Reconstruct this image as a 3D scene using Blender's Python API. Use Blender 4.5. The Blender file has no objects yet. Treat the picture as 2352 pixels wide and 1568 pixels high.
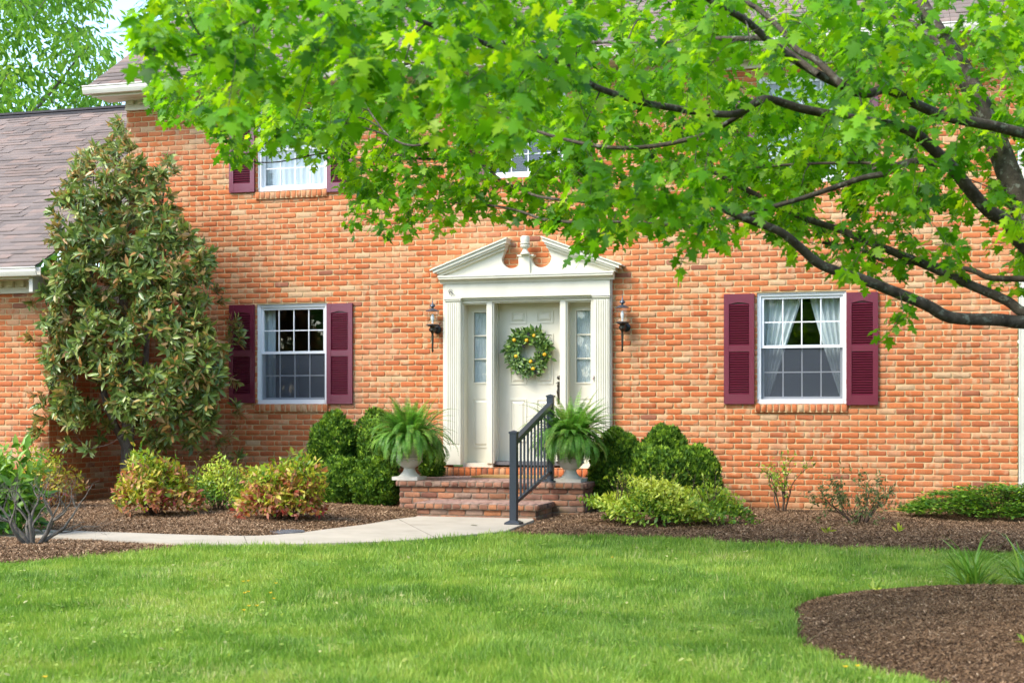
import bpy, math, random
import numpy as np
from mathutils import Vector, noise as mnoise

random.seed(7)
RNG = np.random.default_rng(7)
S = bpy.context.scene
COL = S.collection
PI = math.pi

# ------------------------------------------------------------------ camera model / site survey
F = 3266.6                      # focal length in survey units (50 mm on a 36 mm sensor, 2352 units wide)
TH = math.radians(16.4)         # the camera looks 16.4 degrees left of the wall's normal
CT, ST = math.cos(TH), math.sin(TH)
CAMH, CAMD, HOR = 1.13, 16.69, 945.5

def U(vx, vy, y=0.0):
    """point of the plane 'y metres behind the brick face' -> X, Z"""
    u = (vx - 1176) / F; w = (HOR - vy) / F
    t = (y + CAMD) / (CT + u * ST)
    return t * (-ST + u * CT), CAMH + w * t
def UX(vx, y=0.0): return U(vx, HOR, y)[0]
def UZ(vx, vy, y=0.0): return U(vx, vy, y)[1]
def G(vx, vy, z=0.0):
    """point of the ground -> X, Y"""
    u = (vx - 1176) / F
    t = (CAMH - z) * F / (vy - HOR)
    return t * (-ST + u * CT), -CAMD + t * (CT + u * ST)
def DP(vx, vy, d):
    """point at distance d along the view -> X, Y, Z"""
    u = (vx - 1176) / F; w = (HOR - vy) / F
    return np.array((d * (-ST + u * CT), -CAMD + d * (CT + u * ST), CAMH + w * d))
def back(P):
    """world -> survey coordinates and distance (arrays)"""
    P = np.asarray(P, float)
    x, y, z = P[..., 0], P[..., 1] + CAMD, P[..., 2] - CAMH
    d = -ST * x + CT * y; r = CT * x + ST * y
    return 1176 + F * r / d, HOR - F * z / d, d

# ------------------------------------------------------------------ objects
def origin_of(o):
    v = np.zeros(3)
    while o is not None:
        v += np.array(o.location); o = o.parent
    return v
def tag(o, label=None, cat=None, group=None, kind=None):
    if label: o['label'] = label
    if cat: o['category'] = cat
    if group: o['group'] = group
    if kind: o['kind'] = kind
    return o
def thing(name, label, cat, loc=(0, 0, 0), group=None):
    o = bpy.data.objects.new(name, None); COL.objects.link(o)
    o.location = loc; o.empty_display_size = 0.1
    return tag(o, label, cat, group)
def link(name, me, parent=None):
    o = bpy.data.objects.new(name, me); COL.objects.link(o)
    if parent is not None: o.parent = parent
    return o
def copy_tree(o, parent=None):
    c = o.copy(); COL.objects.link(c)
    if parent is not None: c.parent = parent
    for ch in [k for k in COL.objects if k.parent == o]:
        copy_tree(ch, c)
    return c

def np_mesh(name, V, FS, mats, parent=None, col=None, midx=None, smooth=False, base=None):
    """one mesh object from numpy arrays. FS: list of (m,k) index arrays; col: per-vertex (n,3)"""
    V = np.asarray(V, np.float64)
    if base is not None: V = V - np.asarray(base)
    elif parent is not None: V = V - origin_of(parent)
    me = bpy.data.meshes.new(name)
    FS = [np.asarray(f, np.int32) for f in FS if len(f)]
    loops = np.concatenate([f.ravel() for f in FS])
    tot = np.concatenate([np.full(len(f), f.shape[1], np.int32) for f in FS])
    start = np.concatenate([[0], np.cumsum(tot)[:-1]]).astype(np.int32)
    me.vertices.add(len(V)); me.vertices.foreach_set('co', V.astype(np.float32).ravel())
    me.loops.add(len(loops)); me.loops.foreach_set('vertex_index', loops)
    me.polygons.add(len(tot)); me.polygons.foreach_set('loop_start', start)
    if midx is not None: me.polygons.foreach_set('material_index', np.asarray(midx, np.int32))
    if smooth: me.polygons.foreach_set('use_smooth', np.ones(len(tot), bool))
    me.update(calc_edges=True)
    if col is not None:
        a = me.color_attributes.new('col', 'FLOAT_COLOR', 'POINT')
        c4 = np.ones((len(V), 4), np.float32); c4[:, :3] = col
        a.data.foreach_set('color', c4.ravel())
    for m in (mats if isinstance(mats, (list, tuple)) else [mats]): me.materials.append(m)
    o = link(name, me, parent)
    if base is not None: o.location = base
    return o

class MB:
    """collects simple solids and builds ONE mesh object"""
    def __init__(s): s.v = []; s.f = []; s.n = 0; s.c = []
    def add(s, verts, faces, col=None):
        verts = [tuple(map(float, p)) for p in verts]
        s.v += verts; s.f += [tuple(i + s.n for i in f) for f in faces]; s.n += len(verts)
        s.c += [col if col is not None else (random.random(), random.random(), random.random())] * len(verts)
    def box(s, x0, x1, y0, y1, z0, z1, col=None):
        x0, x1 = min(x0, x1), max(x0, x1); y0, y1 = min(y0, y1), max(y0, y1); z0, z1 = min(z0, z1), max(z0, z1)
        s.add([(x0,y0,z0),(x1,y0,z0),(x1,y1,z0),(x0,y1,z0),(x0,y0,z1),(x1,y0,z1),(x1,y1,z1),(x0,y1,z1)],
              [(0,3,2,1),(4,5,6,7),(0,1,5,4),(1,2,6,5),(2,3,7,6),(3,0,4,7)], col)
    def frustum(s, x0, x1, z0, z1, yb, yf, inset, col=None):
        """raised field on a face that looks to -y: base rectangle at yb, smaller front at yf"""
        i = inset
        s.add([(x0,yb,z0),(x1,yb,z0),(x1,yb,z1),(x0,yb,z1),(x0+i,yf,z0+i),(x1-i,yf,z0+i),(x1-i,yf,z1-i),(x0+i,yf,z1-i)],
              [(4,5,6,7),(0,1,5,4),(1,2,6,5),(2,3,7,6),(3,0,4,7)], col)
    def prism(s, poly, y0, y1, col=None):
        """polygon in (x,z), listed counter-clockwise seen from -y, extruded y0 (front) .. y1 (back)"""
        n = len(poly)
        s.add([(x, y0, z) for x, z in poly] + [(x, y1, z) for x, z in poly],
              [tuple(range(n)), tuple(range(2*n-1, n-1, -1))] + [(i, n+i, n+(i+1) % n, (i+1) % n) for i in range(n)], col)
    def extrude_x(s, prof, x0, x1, col=None):
        """profile in (y,z) extruded along x"""
        n = len(prof)
        s.add([(x0, y, z) for y, z in prof] + [(x1, y, z) for y, z in prof],
              [tuple(range(n)), tuple(range(2*n-1, n-1, -1))] + [(i, n+i, n+(i+1) % n, (i+1) % n) for i in range(n)], col)
    def beam(s, a, b, w, h, up=(0, 0, 1), col=None):
        a, b = Vector(a), Vector(b); d = (b - a).normalized(); up = Vector(up)
        r = d.cross(up).normalized(); q = r.cross(d).normalized()
        vs = []
        for p in (a, b):
            for sx, sz in ((-1,-1),(1,-1),(1,1),(-1,1)): vs.append(p + r*sx*w/2 + q*sz*h/2)
        s.add(vs, [(0,1,2,3),(7,6,5,4),(0,4,5,1),(1,5,6,2),(2,6,7,3),(3,7,4,0)], col)
    def lathe(s, prof, cx, cy, z0, seg=32, col=None, a0=0.0):
        vs, fs = [], []
        for r, z in prof:
            for k in range(seg):
                a = a0 + 2*PI*k/seg; vs.append((cx + r*math.cos(a), cy + r*math.sin(a), z0 + z))
        for i in range(len(prof)-1):
            for k in range(seg):
                k2 = (k+1) % seg
                fs.append((i*seg+k, i*seg+k2, (i+1)*seg+k2, (i+1)*seg+k))
        fs.append(tuple(range(seg-1, -1, -1))); fs.append(tuple((len(prof)-1)*seg + k for k in range(seg)))
        s.add(vs, fs, col)
    def ball(s, c, r, seg=14, rings=9, sc=(1,1,1), col=None):
        prof = [(r*math.sin(PI*i/rings), -r*math.cos(PI*i/rings)) for i in range(rings+1)]
        vs, fs = [], []
        for rr, z in prof:
            rr = max(rr, 1e-4)
            for k in range(seg):
                a = 2*PI*k/seg; vs.append((c[0]+rr*math.cos(a)*sc[0], c[1]+rr*math.sin(a)*sc[1], c[2]+z*sc[2]))
        for i in range(rings):
            for k in range(seg):
                k2 = (k+1) % seg; fs.append((i*seg+k, i*seg+k2, (i+1)*seg+k2, (i+1)*seg+k))
        s.add(vs, fs, col)
    def tube(s, pts, radii, sides=6, col=None):
        V, Fq = tube_np([(np.array(pts, float), np.array(radii, float))], sides)
        s.add(V.tolist(), [tuple(f) for f in Fq.tolist()], col)
    def build(s, name, mat, parent=None, smooth=False, bevel=0, base=None, angle=None):
        me = bpy.data.meshes.new(name)
        b = np.asarray(base) if base is not None else (origin_of(parent) if parent is not None else np.zeros(3))
        me.from_pydata([tuple(np.array(p) - b) for p in s.v], [], s.f); me.update()
        a = me.color_attributes.new('col', 'FLOAT_COLOR', 'POINT')
        c4 = np.ones((len(s.v), 4), np.float32); c4[:, :3] = np.array(s.c)
        a.data.foreach_set('color', c4.ravel())
        for m in (mat if isinstance(mat, (list, tuple)) else [mat]): me.materials.append(m)
        if smooth:
            me.polygons.foreach_set('use_smooth', np.ones(len(me.polygons), bool))
            me.set_sharp_from_angle(angle=math.radians(angle or 40))
        o = link(name, me, parent)
        if base is not None: o.location = base
        if bevel:
            md = o.modifiers.new('bevel', 'BEVEL'); md.width = bevel; md.segments = 2; md.limit_method = 'ANGLE'
        return o

def tube_np(lines, sides=5):
    """lines: list of (points (n,3), radii (n,)) -> verts, quads"""
    VV, FF, off = [], [], 0
    ang = np.arange(sides) * 2*PI/sides
    ca, sa = np.cos(ang), np.sin(ang)
    for P, R in lines:
        n = len(P)
        T = np.gradient(P, axis=0); T /= np.maximum(np.linalg.norm(T, axis=1, keepdims=True), 1e-9)
        ref = np.array((0.13, 0.21, 0.97)) if abs(T[0][2]) < 0.9 else np.array((1.0, 0.1, 0.05))
        A = np.cross(T, ref); A /= np.maximum(np.linalg.norm(A, axis=1, keepdims=True), 1e-9)
        B = np.cross(T, A)
        ring = P[:, None, :] + R[:, None, None] * (A[:, None, :]*ca[None, :, None] + B[:, None, :]*sa[None, :, None])
        VV.append(ring.reshape(-1, 3))
        i = np.arange(n-1)[:, None]*sides; k = np.arange(sides)[None, :]; k2 = (k+1) % sides
        q = np.stack([i+k, i+k2, i+sides+k2, i+sides+k], -1).reshape(-1, 4) + off
        FF.append(q); off += n*sides
    return np.concatenate(VV), np.concatenate(FF)

def smooth_line(P, R, n=4):
    """Catmull-Rom refinement of a polyline with radii"""
    P = np.asarray(P, float); R = np.asarray(R, float)
    Q = np.vstack([2*P[0]-P[1], P, 2*P[-1]-P[-2]])
    out, rr = [], []
    for i in range(len(P)-1):
        p0, p1, p2, p3 = Q[i], Q[i+1], Q[i+2], Q[i+3]
        for k in range(n):
            t = k/n
            out.append(0.5*((2*p1)+(-p0+p2)*t+(2*p0-5*p1+4*p2-p3)*t*t+(-p0+3*p1-3*p2+p3)*t**3)); rr.append(R[i]*(1-t)+R[i+1]*t)
    out.append(P[-1]); rr.append(R[-1])
    return np.array(out), np.array(rr)

def unit(A): return A / np.maximum(np.linalg.norm(A, axis=-1, keepdims=True), 1e-9)
def rvec(n): return unit(RNG.normal(size=(n, 3)))

def scatter(P, D, N, SZ, tmpl, col=None, sx=None):
    """copies of a leaf template: P place, D along the leaf, N upper side, SZ length"""
    tv, tf = tmpl; tv = np.array(tv, float)
    P, D, N = np.asarray(P), unit(np.asarray(D)), np.asarray(N)
    SD = unit(np.cross(D, N)); NN = np.cross(SD, D)
    n, m = len(P), len(tv)
    SZ = np.broadcast_to(np.asarray(SZ, float), (n,))
    wx = np.ones(n) if sx is None else sx
    V = P[:, None, :] + SZ[:, None, None] * (tv[None, :, 0, None]*wx[:, None, None]*SD[:, None, :] + tv[None, :, 1, None]*D[:, None, :] + tv[None, :, 2, None]*NN[:, None, :])
    out = []
    by = {}
    for f in tf: by.setdefault(len(f), []).append(f)
    offs = (np.arange(n)*m)[:, None, None]
    for k, fs in by.items():
        out.append((np.array(fs)[None] + offs).reshape(-1, k))
    C = RNG.random((n, 3)) if col is None else col
    return V.reshape(-1, 3), out, np.repeat(C, m, axis=0)

def join(parts):
    """parts: list of (V, [F], C) -> one"""
    VV, FF, CC, off = [], {}, [], 0
    for V, FS, C in parts:
        VV.append(V); CC.append(C)
        for f in FS:
            FF.setdefault(f.shape[1], []).append(f + off)
        off += len(V)
    return np.concatenate(VV), [np.concatenate(v) for v in FF.values()], np.concatenate(CC)

def inside(poly, X, Y):
    poly = np.asarray(poly, float); r = np.zeros(np.shape(X), bool)
    x1, y1 = poly[-1]
    for x2, y2 in poly:
        c = ((y1 > Y) != (y2 > Y)) & (X < (x2-x1)*(Y-y1)/((y2-y1) if y2 != y1 else 1e-12) + x1)
        r ^= c; x1, y1 = x2, y2
    return r
def edge_dist(poly, X, Y):
    poly = np.asarray(poly, float); best = np.full(np.shape(X), 1e9)
    for i in range(len(poly)):
        a, b = poly[i-1], poly[i]; d = b-a; L = max(d @ d, 1e-12)
        t = np.clip(((X-a[0])*d[0]+(Y-a[1])*d[1])/L, 0, 1)
        best = np.minimum(best, np.hypot(X-a[0]-t*d[0], Y-a[1]-t*d[1]))
    return best
def curve2(pts, n=5):
    P, _ = smooth_line([(x, y, 0) for x, y in pts], [0]*len(pts), n); return [(p[0], p[1]) for p in P]
def wob(X, Y, f=1.0, seed=0.0):
    """cheap smooth noise, about -1..1"""
    return (np.sin(f*(1.3*X+0.7*Y)+seed) + np.sin(f*(-0.8*X+1.9*Y)*1.3+1.7*seed+2) + np.sin(f*(2.3*X+1.1*Y)*0.9+seed*3+4)*0.8 + np.sin(f*(3.1*Y-1.7*X)*1.6+seed*2+1)*0.6)/2.6

def vnoise(X, Y, f, seed=0):
    """lattice noise, 0..1"""
    rs = np.random.default_rng(seed); T = rs.random((256, 256))
    x, y = X*f+517.3, Y*f+311.7; ix, iy = np.floor(x).astype(int), np.floor(y).astype(int); fx, fy = x-ix, y-iy
    fx, fy = fx*fx*(3-2*fx), fy*fy*(3-2*fy); g = lambda a, b: T[a % 256, b % 256]
    return (g(ix, iy)*(1-fx)+g(ix+1, iy)*fx)*(1-fy)+(g(ix, iy+1)*(1-fx)+g(ix+1, iy+1)*fx)*fy

# ------------------------------------------------------------------ materials
def new_mat(name):
    m = bpy.data.materials.new(name); m.use_nodes = True
    nt = m.node_tree; nt.nodes.clear()
    out = nt.nodes.new('ShaderNodeOutputMaterial')
    b = nt.nodes.new('ShaderNodeBsdfPrincipled'); nt.links.new(b.outputs[0], out.inputs[0])
    return m, nt, b, out
def N(nt, typ, **kw):
    n = nt.nodes.new(typ)
    for k, v in kw.items():
        if k in n.inputs: n.inputs[k].default_value = v
        else: setattr(n, k, v)
    return n
def L(nt, a, b): nt.links.new(a, b)
def c4(c): return (c[0], c[1], c[2], 1)
def ramp(nt, fac, stops, interp='LINEAR'):
    r = nt.nodes.new('ShaderNodeValToRGB'); r.color_ramp.interpolation = interp
    e = r.color_ramp.elements
    while len(e) < len(stops): e.new(0.5)
    for i, (p, c) in enumerate(stops): e[i].position = p; e[i].color = c4(c) if not isinstance(c, (int, float)) else (c, c, c, 1)
    L(nt, fac, r.inputs[0]); return r.outputs[0]
def mix(nt, fac, a, b, mode='MIX'):
    m = nt.nodes.new('ShaderNodeMix'); m.data_type = 'RGBA'; m.blend_type = mode; m.clamp_factor = True
    for sock, val in ((m.inputs[0], fac), (m.inputs[6], a), (m.inputs[7], b)):
        if hasattr(val, 'links'): L(nt, val, sock)
        elif isinstance(val, (int, float)): sock.default_value = val
        else: sock.default_value = c4(val)
    return m.outputs[2]
def math_(nt, op, a, b=0.0, c=None):
    m = nt.nodes.new('ShaderNodeMath'); m.operation = op
    for s, v in zip(m.inputs, (a, b, c if c is not None else 0.0)):
        if hasattr(v, 'links'): L(nt, v, s)
        else: s.default_value = v
    return m.outputs[0]
def pos(nt, scale=(1, 1, 1)):
    g = nt.nodes.new('ShaderNodeNewGeometry'); mp = nt.nodes.new('ShaderNodeMapping'); mp.inputs['Scale'].default_value = scale
    L(nt, g.outputs['Position'], mp.inputs['Vector']); return mp.outputs[0]
def noise_tex(nt, vec, scale, detail=3, rough=0.55):
    n = N(nt, 'ShaderNodeTexNoise', Scale=scale, Detail=detail, Roughness=rough); L(nt, vec, n.inputs['Vector']); return n.outputs[0]
def bump(nt, bsdf, h, strength, dist=0.01):
    b = N(nt, 'ShaderNodeBump', Strength=strength, Distance=dist); L(nt, h, b.inputs['Height']); L(nt, b.outputs[0], bsdf.inputs['Normal'])
def attr(nt):
    a = nt.nodes.new('ShaderNodeAttribute'); a.attribute_name = 'col'
    s = nt.nodes.new('ShaderNodeSeparateColor'); L(nt, a.outputs['Color'], s.inputs[0]); return s.outputs
def mapr(nt, v, a, b, c, d):
    m = nt.nodes.new('ShaderNodeMapRange'); m.clamp = True
    L(nt, v, m.inputs[0])
    for i, x in enumerate((a, b, c, d)): m.inputs[i+1].default_value = x
    return m.outputs[0]

def plain(name, c, c2=None, scale=6, rough=0.5, bs=0.0, bscale=80, spec=0.5, metal=0.0, stretch=(1,1,1), dirt=None):
    m, nt, b, _ = new_mat(name)
    p = pos(nt, stretch); n = noise_tex(nt, p, scale, 4)
    colr = ramp(nt, n, [(0.3, c), (0.72, c2 or tuple(x*0.85 for x in c))])
    if dirt:
        d = mapr(nt, noise_tex(nt, p, scale*0.35+1.0, 6, 0.7), 0.52, 0.75, 0, dirt[1]); colr = mix(nt, d, colr, dirt[0])
    L(nt, colr, b.inputs['Base Color'])
    b.inputs['Roughness'].default_value = rough; b.inputs['Specular IOR Level'].default_value = spec; b.inputs['Metallic'].default_value = metal
    if bs: bump(nt, b, noise_tex(nt, p, bscale, 4), bs)
    return m
def leaf(name, stops, trans=0.35, tcol=(1.5, 1.6, 0.7), rough=0.5, spec=0.35, backc=None, bright=True):
    """foliage: colour by the leaf's own random number, light shining through"""
    m, nt, b, out = new_mat(name)
    a = attr(nt)
    colr = ramp(nt, a[0], stops)
    v = mapr(nt, a[1], 0, 1, 0.78, 1.22)
    colr = mix(nt, 1.0, colr, math_(nt, 'MULTIPLY', v, 1.0), 'MULTIPLY') if bright else colr
    if backc:
        g = nt.nodes.new('ShaderNodeNewGeometry'); colr = mix(nt, g.outputs['Backfacing'], colr, backc)
    L(nt, colr, b.inputs['Base Color']); b.inputs['Roughness'].default_value = rough; b.inputs['Specular IOR Level'].default_value = spec
    if trans > 0:
        t = nt.nodes.new('ShaderNodeBsdfTranslucent'); tc = mix(nt, 1.0, colr, tcol, 'MULTIPLY'); L(nt, tc, t.inputs[0])
        ms = nt.nodes.new('ShaderNodeMixShader'); ms.inputs[0].default_value = trans
        L(nt, b.outputs[0], ms.inputs[1]); L(nt, t.outputs[0], ms.inputs[2]); L(nt, ms.outputs[0], out.inputs[0])
    return m
def bark(name, c, c2, lichen=None, sc=14):
    m, nt, b, _ = new_mat(name)
    p = pos(nt); n = noise_tex(nt, p, sc, 6, 0.65)
    colr = ramp(nt, n, [(0.35, c), (0.62, c2)])
    if lichen:
        l = mapr(nt, noise_tex(nt, p, sc*1.3+3, 4, 0.6), 0.56, 0.66, 0, 0.8); colr = mix(nt, l, colr, lichen)
    L(nt, colr, b.inputs['Base Color']); b.inputs['Roughness'].default_value = 0.85; b.inputs['Specular IOR Level'].default_value = 0.2
    bump(nt, b, noise_tex(nt, p, sc*3, 5, 0.7), 0.8, 0.012)
    return m
def weathering(nt, p, colr):
    """pale bloom in large cloudy patches, rain runs, earth splashed on the lowest courses"""
    bl = mapr(nt, noise_tex(nt, pos(nt, (0.8, 0.8, 1.3)), 1.0, 6, 0.62), 0.50, 0.72, 0, 0.30); colr = mix(nt, bl, colr, (0.58, 0.375, 0.235))
    run = mapr(nt, noise_tex(nt, pos(nt, (5.5, 5.5, 0.30)), 1.0, 4, 0.6), 0.57, 0.76, 0, 0.38); colr = mix(nt, run, colr, (0.25, 0.15, 0.105))
    sx = nt.nodes.new('ShaderNodeSeparateXYZ'); L(nt, p, sx.inputs[0])
    h = math_(nt, 'ADD', sx.outputs[2], math_(nt, 'MULTIPLY', noise_tex(nt, p, 4, 4), -0.35))
    return mix(nt, mapr(nt, h, 0.12, -0.15, 0, 0.5), colr, (0.33, 0.15, 0.06))
def mortar_mat():
    m, nt, b, _ = new_mat('mortar'); p = pos(nt)
    colr = weathering(nt, p, ramp(nt, noise_tex(nt, p, 5, 4), [(0.3, (0.61, 0.45, 0.245)), (0.7, (0.51, 0.365, 0.185))]))
    L(nt, colr, b.inputs['Base Color']); b.inputs['Roughness'].default_value = 0.92; b.inputs['Specular IOR Level'].default_value = 0.2
    bump(nt, b, noise_tex(nt, p, 120, 4), 0.5); return m
def brick_mat(name, tones, cream, dark, patch=0.85, grime=0.0, moss=False, weather=False, tread=False):
    m, nt, b, _ = new_mat(name)
    a = attr(nt); p = pos(nt)
    colr = ramp(nt, a[0], tones)
    colr = mix(nt, mapr(nt, a[1], 0.95, 0.98, 0, 0.9), colr, cream)
    colr = mix(nt, mapr(nt, a[1], 0.03, 0.012, 0, 0.85), colr, dark)
    pn = noise_tex(nt, pos(nt, (9, 9, 4)), 1.0, 2)                       # pale face rubbed across part of a brick
    pf = math_(nt, 'MULTIPLY', mapr(nt, pn, 0.49, 0.57, 0, patch), mapr(nt, a[2], 0.45, 0.75, 0, 1))
    colr = mix(nt, pf, colr, cream)
    dn = noise_tex(nt, pos(nt, (12, 12, 22)), 1.0, 3)                     # burnt ends and edges
    df = math_(nt, 'MULTIPLY', mapr(nt, dn, 0.60, 0.74, 0, 0.5), mapr(nt, a[2], 0.5, 0.2, 0, 1))
    colr = mix(nt, df, colr, tuple(x*0.45 for x in tones[1][1]))
    fn = noise_tex(nt, p, 60, 4, 0.7)
    colr = mix(nt, 1.0, colr, mapr(nt, fn, 0.25, 0.75, 0.8, 1.18), 'MULTIPLY')
    big = noise_tex(nt, p, 0.9, 4)
    colr = mix(nt, 1.0, colr, mapr(nt, big, 0.3, 0.7, 0.88, 1.1), 'MULTIPLY')
    if weather: colr = weathering(nt, p, colr)
    if tread: colr = mix(nt, mapr(nt, noise_tex(nt, p, 7, 4, .7), 0.35, 0.65, 0.25, 0.7), colr, (0.36, 0.25, 0.20))  # pale dust, and light from above mixed into the tread colour
    if grime:
        gn = mapr(nt, noise_tex(nt, pos(nt, (3, 3, 6)), 1.2, 6, 0.7), 0.44, 0.66, 0, grime); colr = mix(nt, gn, colr, (0.035, 0.028, 0.024))
    if moss:
        sx = nt.nodes.new('ShaderNodeSeparateXYZ'); L(nt, p, sx.inputs[0])
        mf = math_(nt, 'MULTIPLY', mapr(nt, sx.outputs[2], 0.16, 0.0, 0, 0.55), mapr(nt, noise_tex(nt, p, 5, 4), 0.42, 0.6, 0, 1))
        mf = math_(nt, 'MULTIPLY', mf, mapr(nt, sx.outputs[0], -4.5, -3.9, 0, 1))
        colr = mix(nt, mf, colr, (0.20, 0.16, 0.06))
    L(nt, colr, b.inputs['Base Color']); b.inputs['Roughness'].default_value = 0.88; b.inputs['Specular IOR Level'].default_value = 0.25
    bump(nt, b, noise_tex(nt, p, 90, 4, 0.7), 0.5, 0.004)
    return m

M = {}
M['brick'] = brick_mat('handmade_brick', [(0.0, (0.41, 0.108, 0.037)), (0.2, (0.48, 0.135, 0.045)), (0.58, (0.52, 0.160, 0.054)), (0.82, (0.53, 0.190, 0.076)), (1.0, (0.53, 0.245, 0.115))], (0.54, 0.355, 0.20), (0.26, 0.10, 0.06), 0.6, weather=True)
M['old_brick'] = brick_mat('weathered_brick', [(0.0, (0.18, 0.072, 0.045)), (0.4, (0.27, 0.120, 0.072)), (0.75, (0.34, 0.165, 0.10)), (1.0, (0.42, 0.165, 0.065))], (0.33, 0.22, 0.16), (0.09, 0.045, 0.035), 0.5, grime=0.55, moss=True)
M['mortar'] = mortar_mat()
M['tread_brick'] = brick_mat('worn_toplit_tread_brick', [(0.0, (0.24, 0.115, 0.085)), (0.5, (0.33, 0.17, 0.125)), (1.0, (0.40, 0.21, 0.145))], (0.40, 0.30, 0.23), (0.12, 0.06, 0.05), 0.4, grime=0.45, tread=True)  # worn and dusty; also paler than the risers to paint in sky light
M['old_mortar'] = plain('weathered_mortar', (0.27, 0.20, 0.14), (0.12, 0.09, 0.065), 6, 0.95, 0.5, 120, 0.2)
M['cream'] = plain('cream_trim_paint', (0.69, 0.655, 0.535), (0.62, 0.585, 0.47), 3.5, 0.45, 0.10, 45, 0.4, stretch=(1, 1, .5), dirt=((0.45, 0.42, 0.33), 0.3))
M['door'] = plain('cream_door_paint', (0.69, 0.655, 0.535), (0.64, 0.605, 0.49), 2.0, 0.38, 0.05, 60, 0.4)
M['white'] = plain('white_vinyl', (0.78, 0.79, 0.80), (0.72, 0.74, 0.76), 3, 0.35, 0.0, 60, 0.5)
M['gutter'] = plain('beige_gutter_enamel', (0.66, 0.63, 0.54), (0.58, 0.55, 0.47), 3, 0.35, 0.0, 60, 0.5)
M['maroon'] = plain('maroon_shutter', (0.150, 0.011, 0.034), (0.126, 0.009, 0.029), 10, 0.30, 0.10, 40, 0.9, stretch=(1, 1, 6))
M['black'] = plain('black_metal', (0.012, 0.014, 0.018), (0.02, 0.022, 0.026), 8, 0.35, 0.0, 60, 0.5)
M['rail'] = plain('dark_blue_grey_rail', (0.022, 0.029, 0.040), (0.028, 0.036, 0.048), 5, 0.33, 0.0, 60, 0.5)
M['bronze'] = plain('dark_bronze', (0.05, 0.042, 0.034), (0.09, 0.08, 0.065), 20, 0.3, 0.0, 60, 0.5, metal=0.8)
M['stone'] = plain('cast_stone', (0.60, 0.57, 0.50), (0.50, 0.47, 0.40), 9, 0.75, 0.25, 70, 0.3, dirt=((0.25, 0.22, 0.17), 0.5))
M['concrete'] = plain('concrete', (0.48, 0.42, 0.325), (0.39, 0.34, 0.26), 2.2, 0.88, 0.3, 90, 0.25, dirt=((0.26, 0.22, 0.165), 0.55))
M['coir'] = plain('coir', (0.50, 0.31, 0.12), (0.36, 0.21, 0.08), 40, 0.95, 0.6, 200, 0.1)
M['iron'] = plain('grey_iron', (0.14, 0.14, 0.145), (0.09, 0.09, 0.095), 20, 0.55, 0.2, 90, 0.4)
M['lemon'] = plain('lemon_peel', (0.75, 0.42, 0.015), (0.70, 0.36, 0.01), 20, 0.4, 0.2, 200, 0.4)
M['berry'] = plain('dark_berry', (0.018, 0.016, 0.03), (0.03, 0.02, 0.035), 20, 0.4)
M['curtain'] = None
M['room'] = plain('room_wall', (0.10, 0.11, 0.105), (0.08, 0.085, 0.085), 1, 0.9)
M['blind'] = plain('blind_slats', (0.42, 0.46, 0.52), (0.36, 0.40, 0.46), 2, 0.5)
M['darkblind'] = plain('dark_blind_slats', (0.022, 0.027, 0.038), (0.017, 0.021, 0.031), 2, 0.5)
M['soil'] = plain('soil', (0.05, 0.034, 0.022), (0.03, 0.02, 0.013), 12, 0.95, 0.8, 60, 0.1)
M['petal'] = plain('yellow_petal', (0.85, 0.55, 0.01), (0.8, 0.48, 0.01), 20, 0.5)
M['bulb'] = plain('frosted_bulb', (0.85, 0.84, 0.8), (0.8, 0.79, 0.76), 5, 0.3)

def curtain_mat():
    m, nt, b, out = new_mat('sheer_curtain')
    b.inputs['Base Color'].default_value = (0.80, 0.83, 0.82, 1); b.inputs['Roughness'].default_value = 0.9
    t = N(nt, 'ShaderNodeBsdfTransparent'); ms = nt.nodes.new('ShaderNodeMixShader'); ms.inputs[0].default_value = 0.14
    L(nt, b.outputs[0], ms.inputs[1]); L(nt, t.outputs[0], ms.inputs[2]); L(nt, ms.outputs[0], out.inputs[0]); return m
M['curtain'] = curtain_mat()
def glass_mat(name, tint=(0.92, 0.95, 0.96), boost=1.0):
    m, nt, b, out = new_mat(name); nt.nodes.remove(b)
    g = N(nt, 'ShaderNodeBsdfGlossy', Roughness=0.01); t = N(nt, 'ShaderNodeBsdfTransparent'); t.inputs[0].default_value = c4(tint)
    lw = N(nt, 'ShaderNodeLayerWeight', Blend=0.5)          # Schlick: the same seen from either side
    fac = math_(nt, 'MULTIPLY', math_(nt, 'MULTIPLY_ADD', math_(nt, 'POWER', lw.outputs['Facing'], 4.0), 0.9, 0.05), boost)
    p = pos(nt); bp = N(nt, 'ShaderNodeBump', Strength=0.06, Distance=0.02); L(nt, noise_tex(nt, p, 3.0, 2), bp.inputs['Height'])
    L(nt, bp.outputs[0], g.inputs['Normal'])
    ms = nt.nodes.new('ShaderNodeMixShader'); L(nt, fac, ms.inputs[0]); L(nt, t.outputs[0], ms.inputs[1]); L(nt, g.outputs[0], ms.inputs[2]); L(nt, ms.outputs[0], out.inputs[0])
    return m
M['glass'] = glass_mat('window_glass', boost=0.95)
M['lampglass'] = glass_mat('lantern_glass', boost=1.2)
def screen_mat():
    m, nt, b, out = new_mat('insect_screen')
    b.inputs['Base Color'].default_value = (0.065, 0.078, 0.10, 1); b.inputs['Roughness'].default_value = 0.7
    t = N(nt, 'ShaderNodeBsdfTransparent'); ms = nt.nodes.new('ShaderNodeMixShader'); ms.inputs[0].default_value = 0.46
    L(nt, b.outputs[0], ms.inputs[1]); L(nt, t.outputs[0], ms.inputs[2]); L(nt, ms.outputs[0], out.inputs[0]); return m
M['screen'] = screen_mat()
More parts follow.
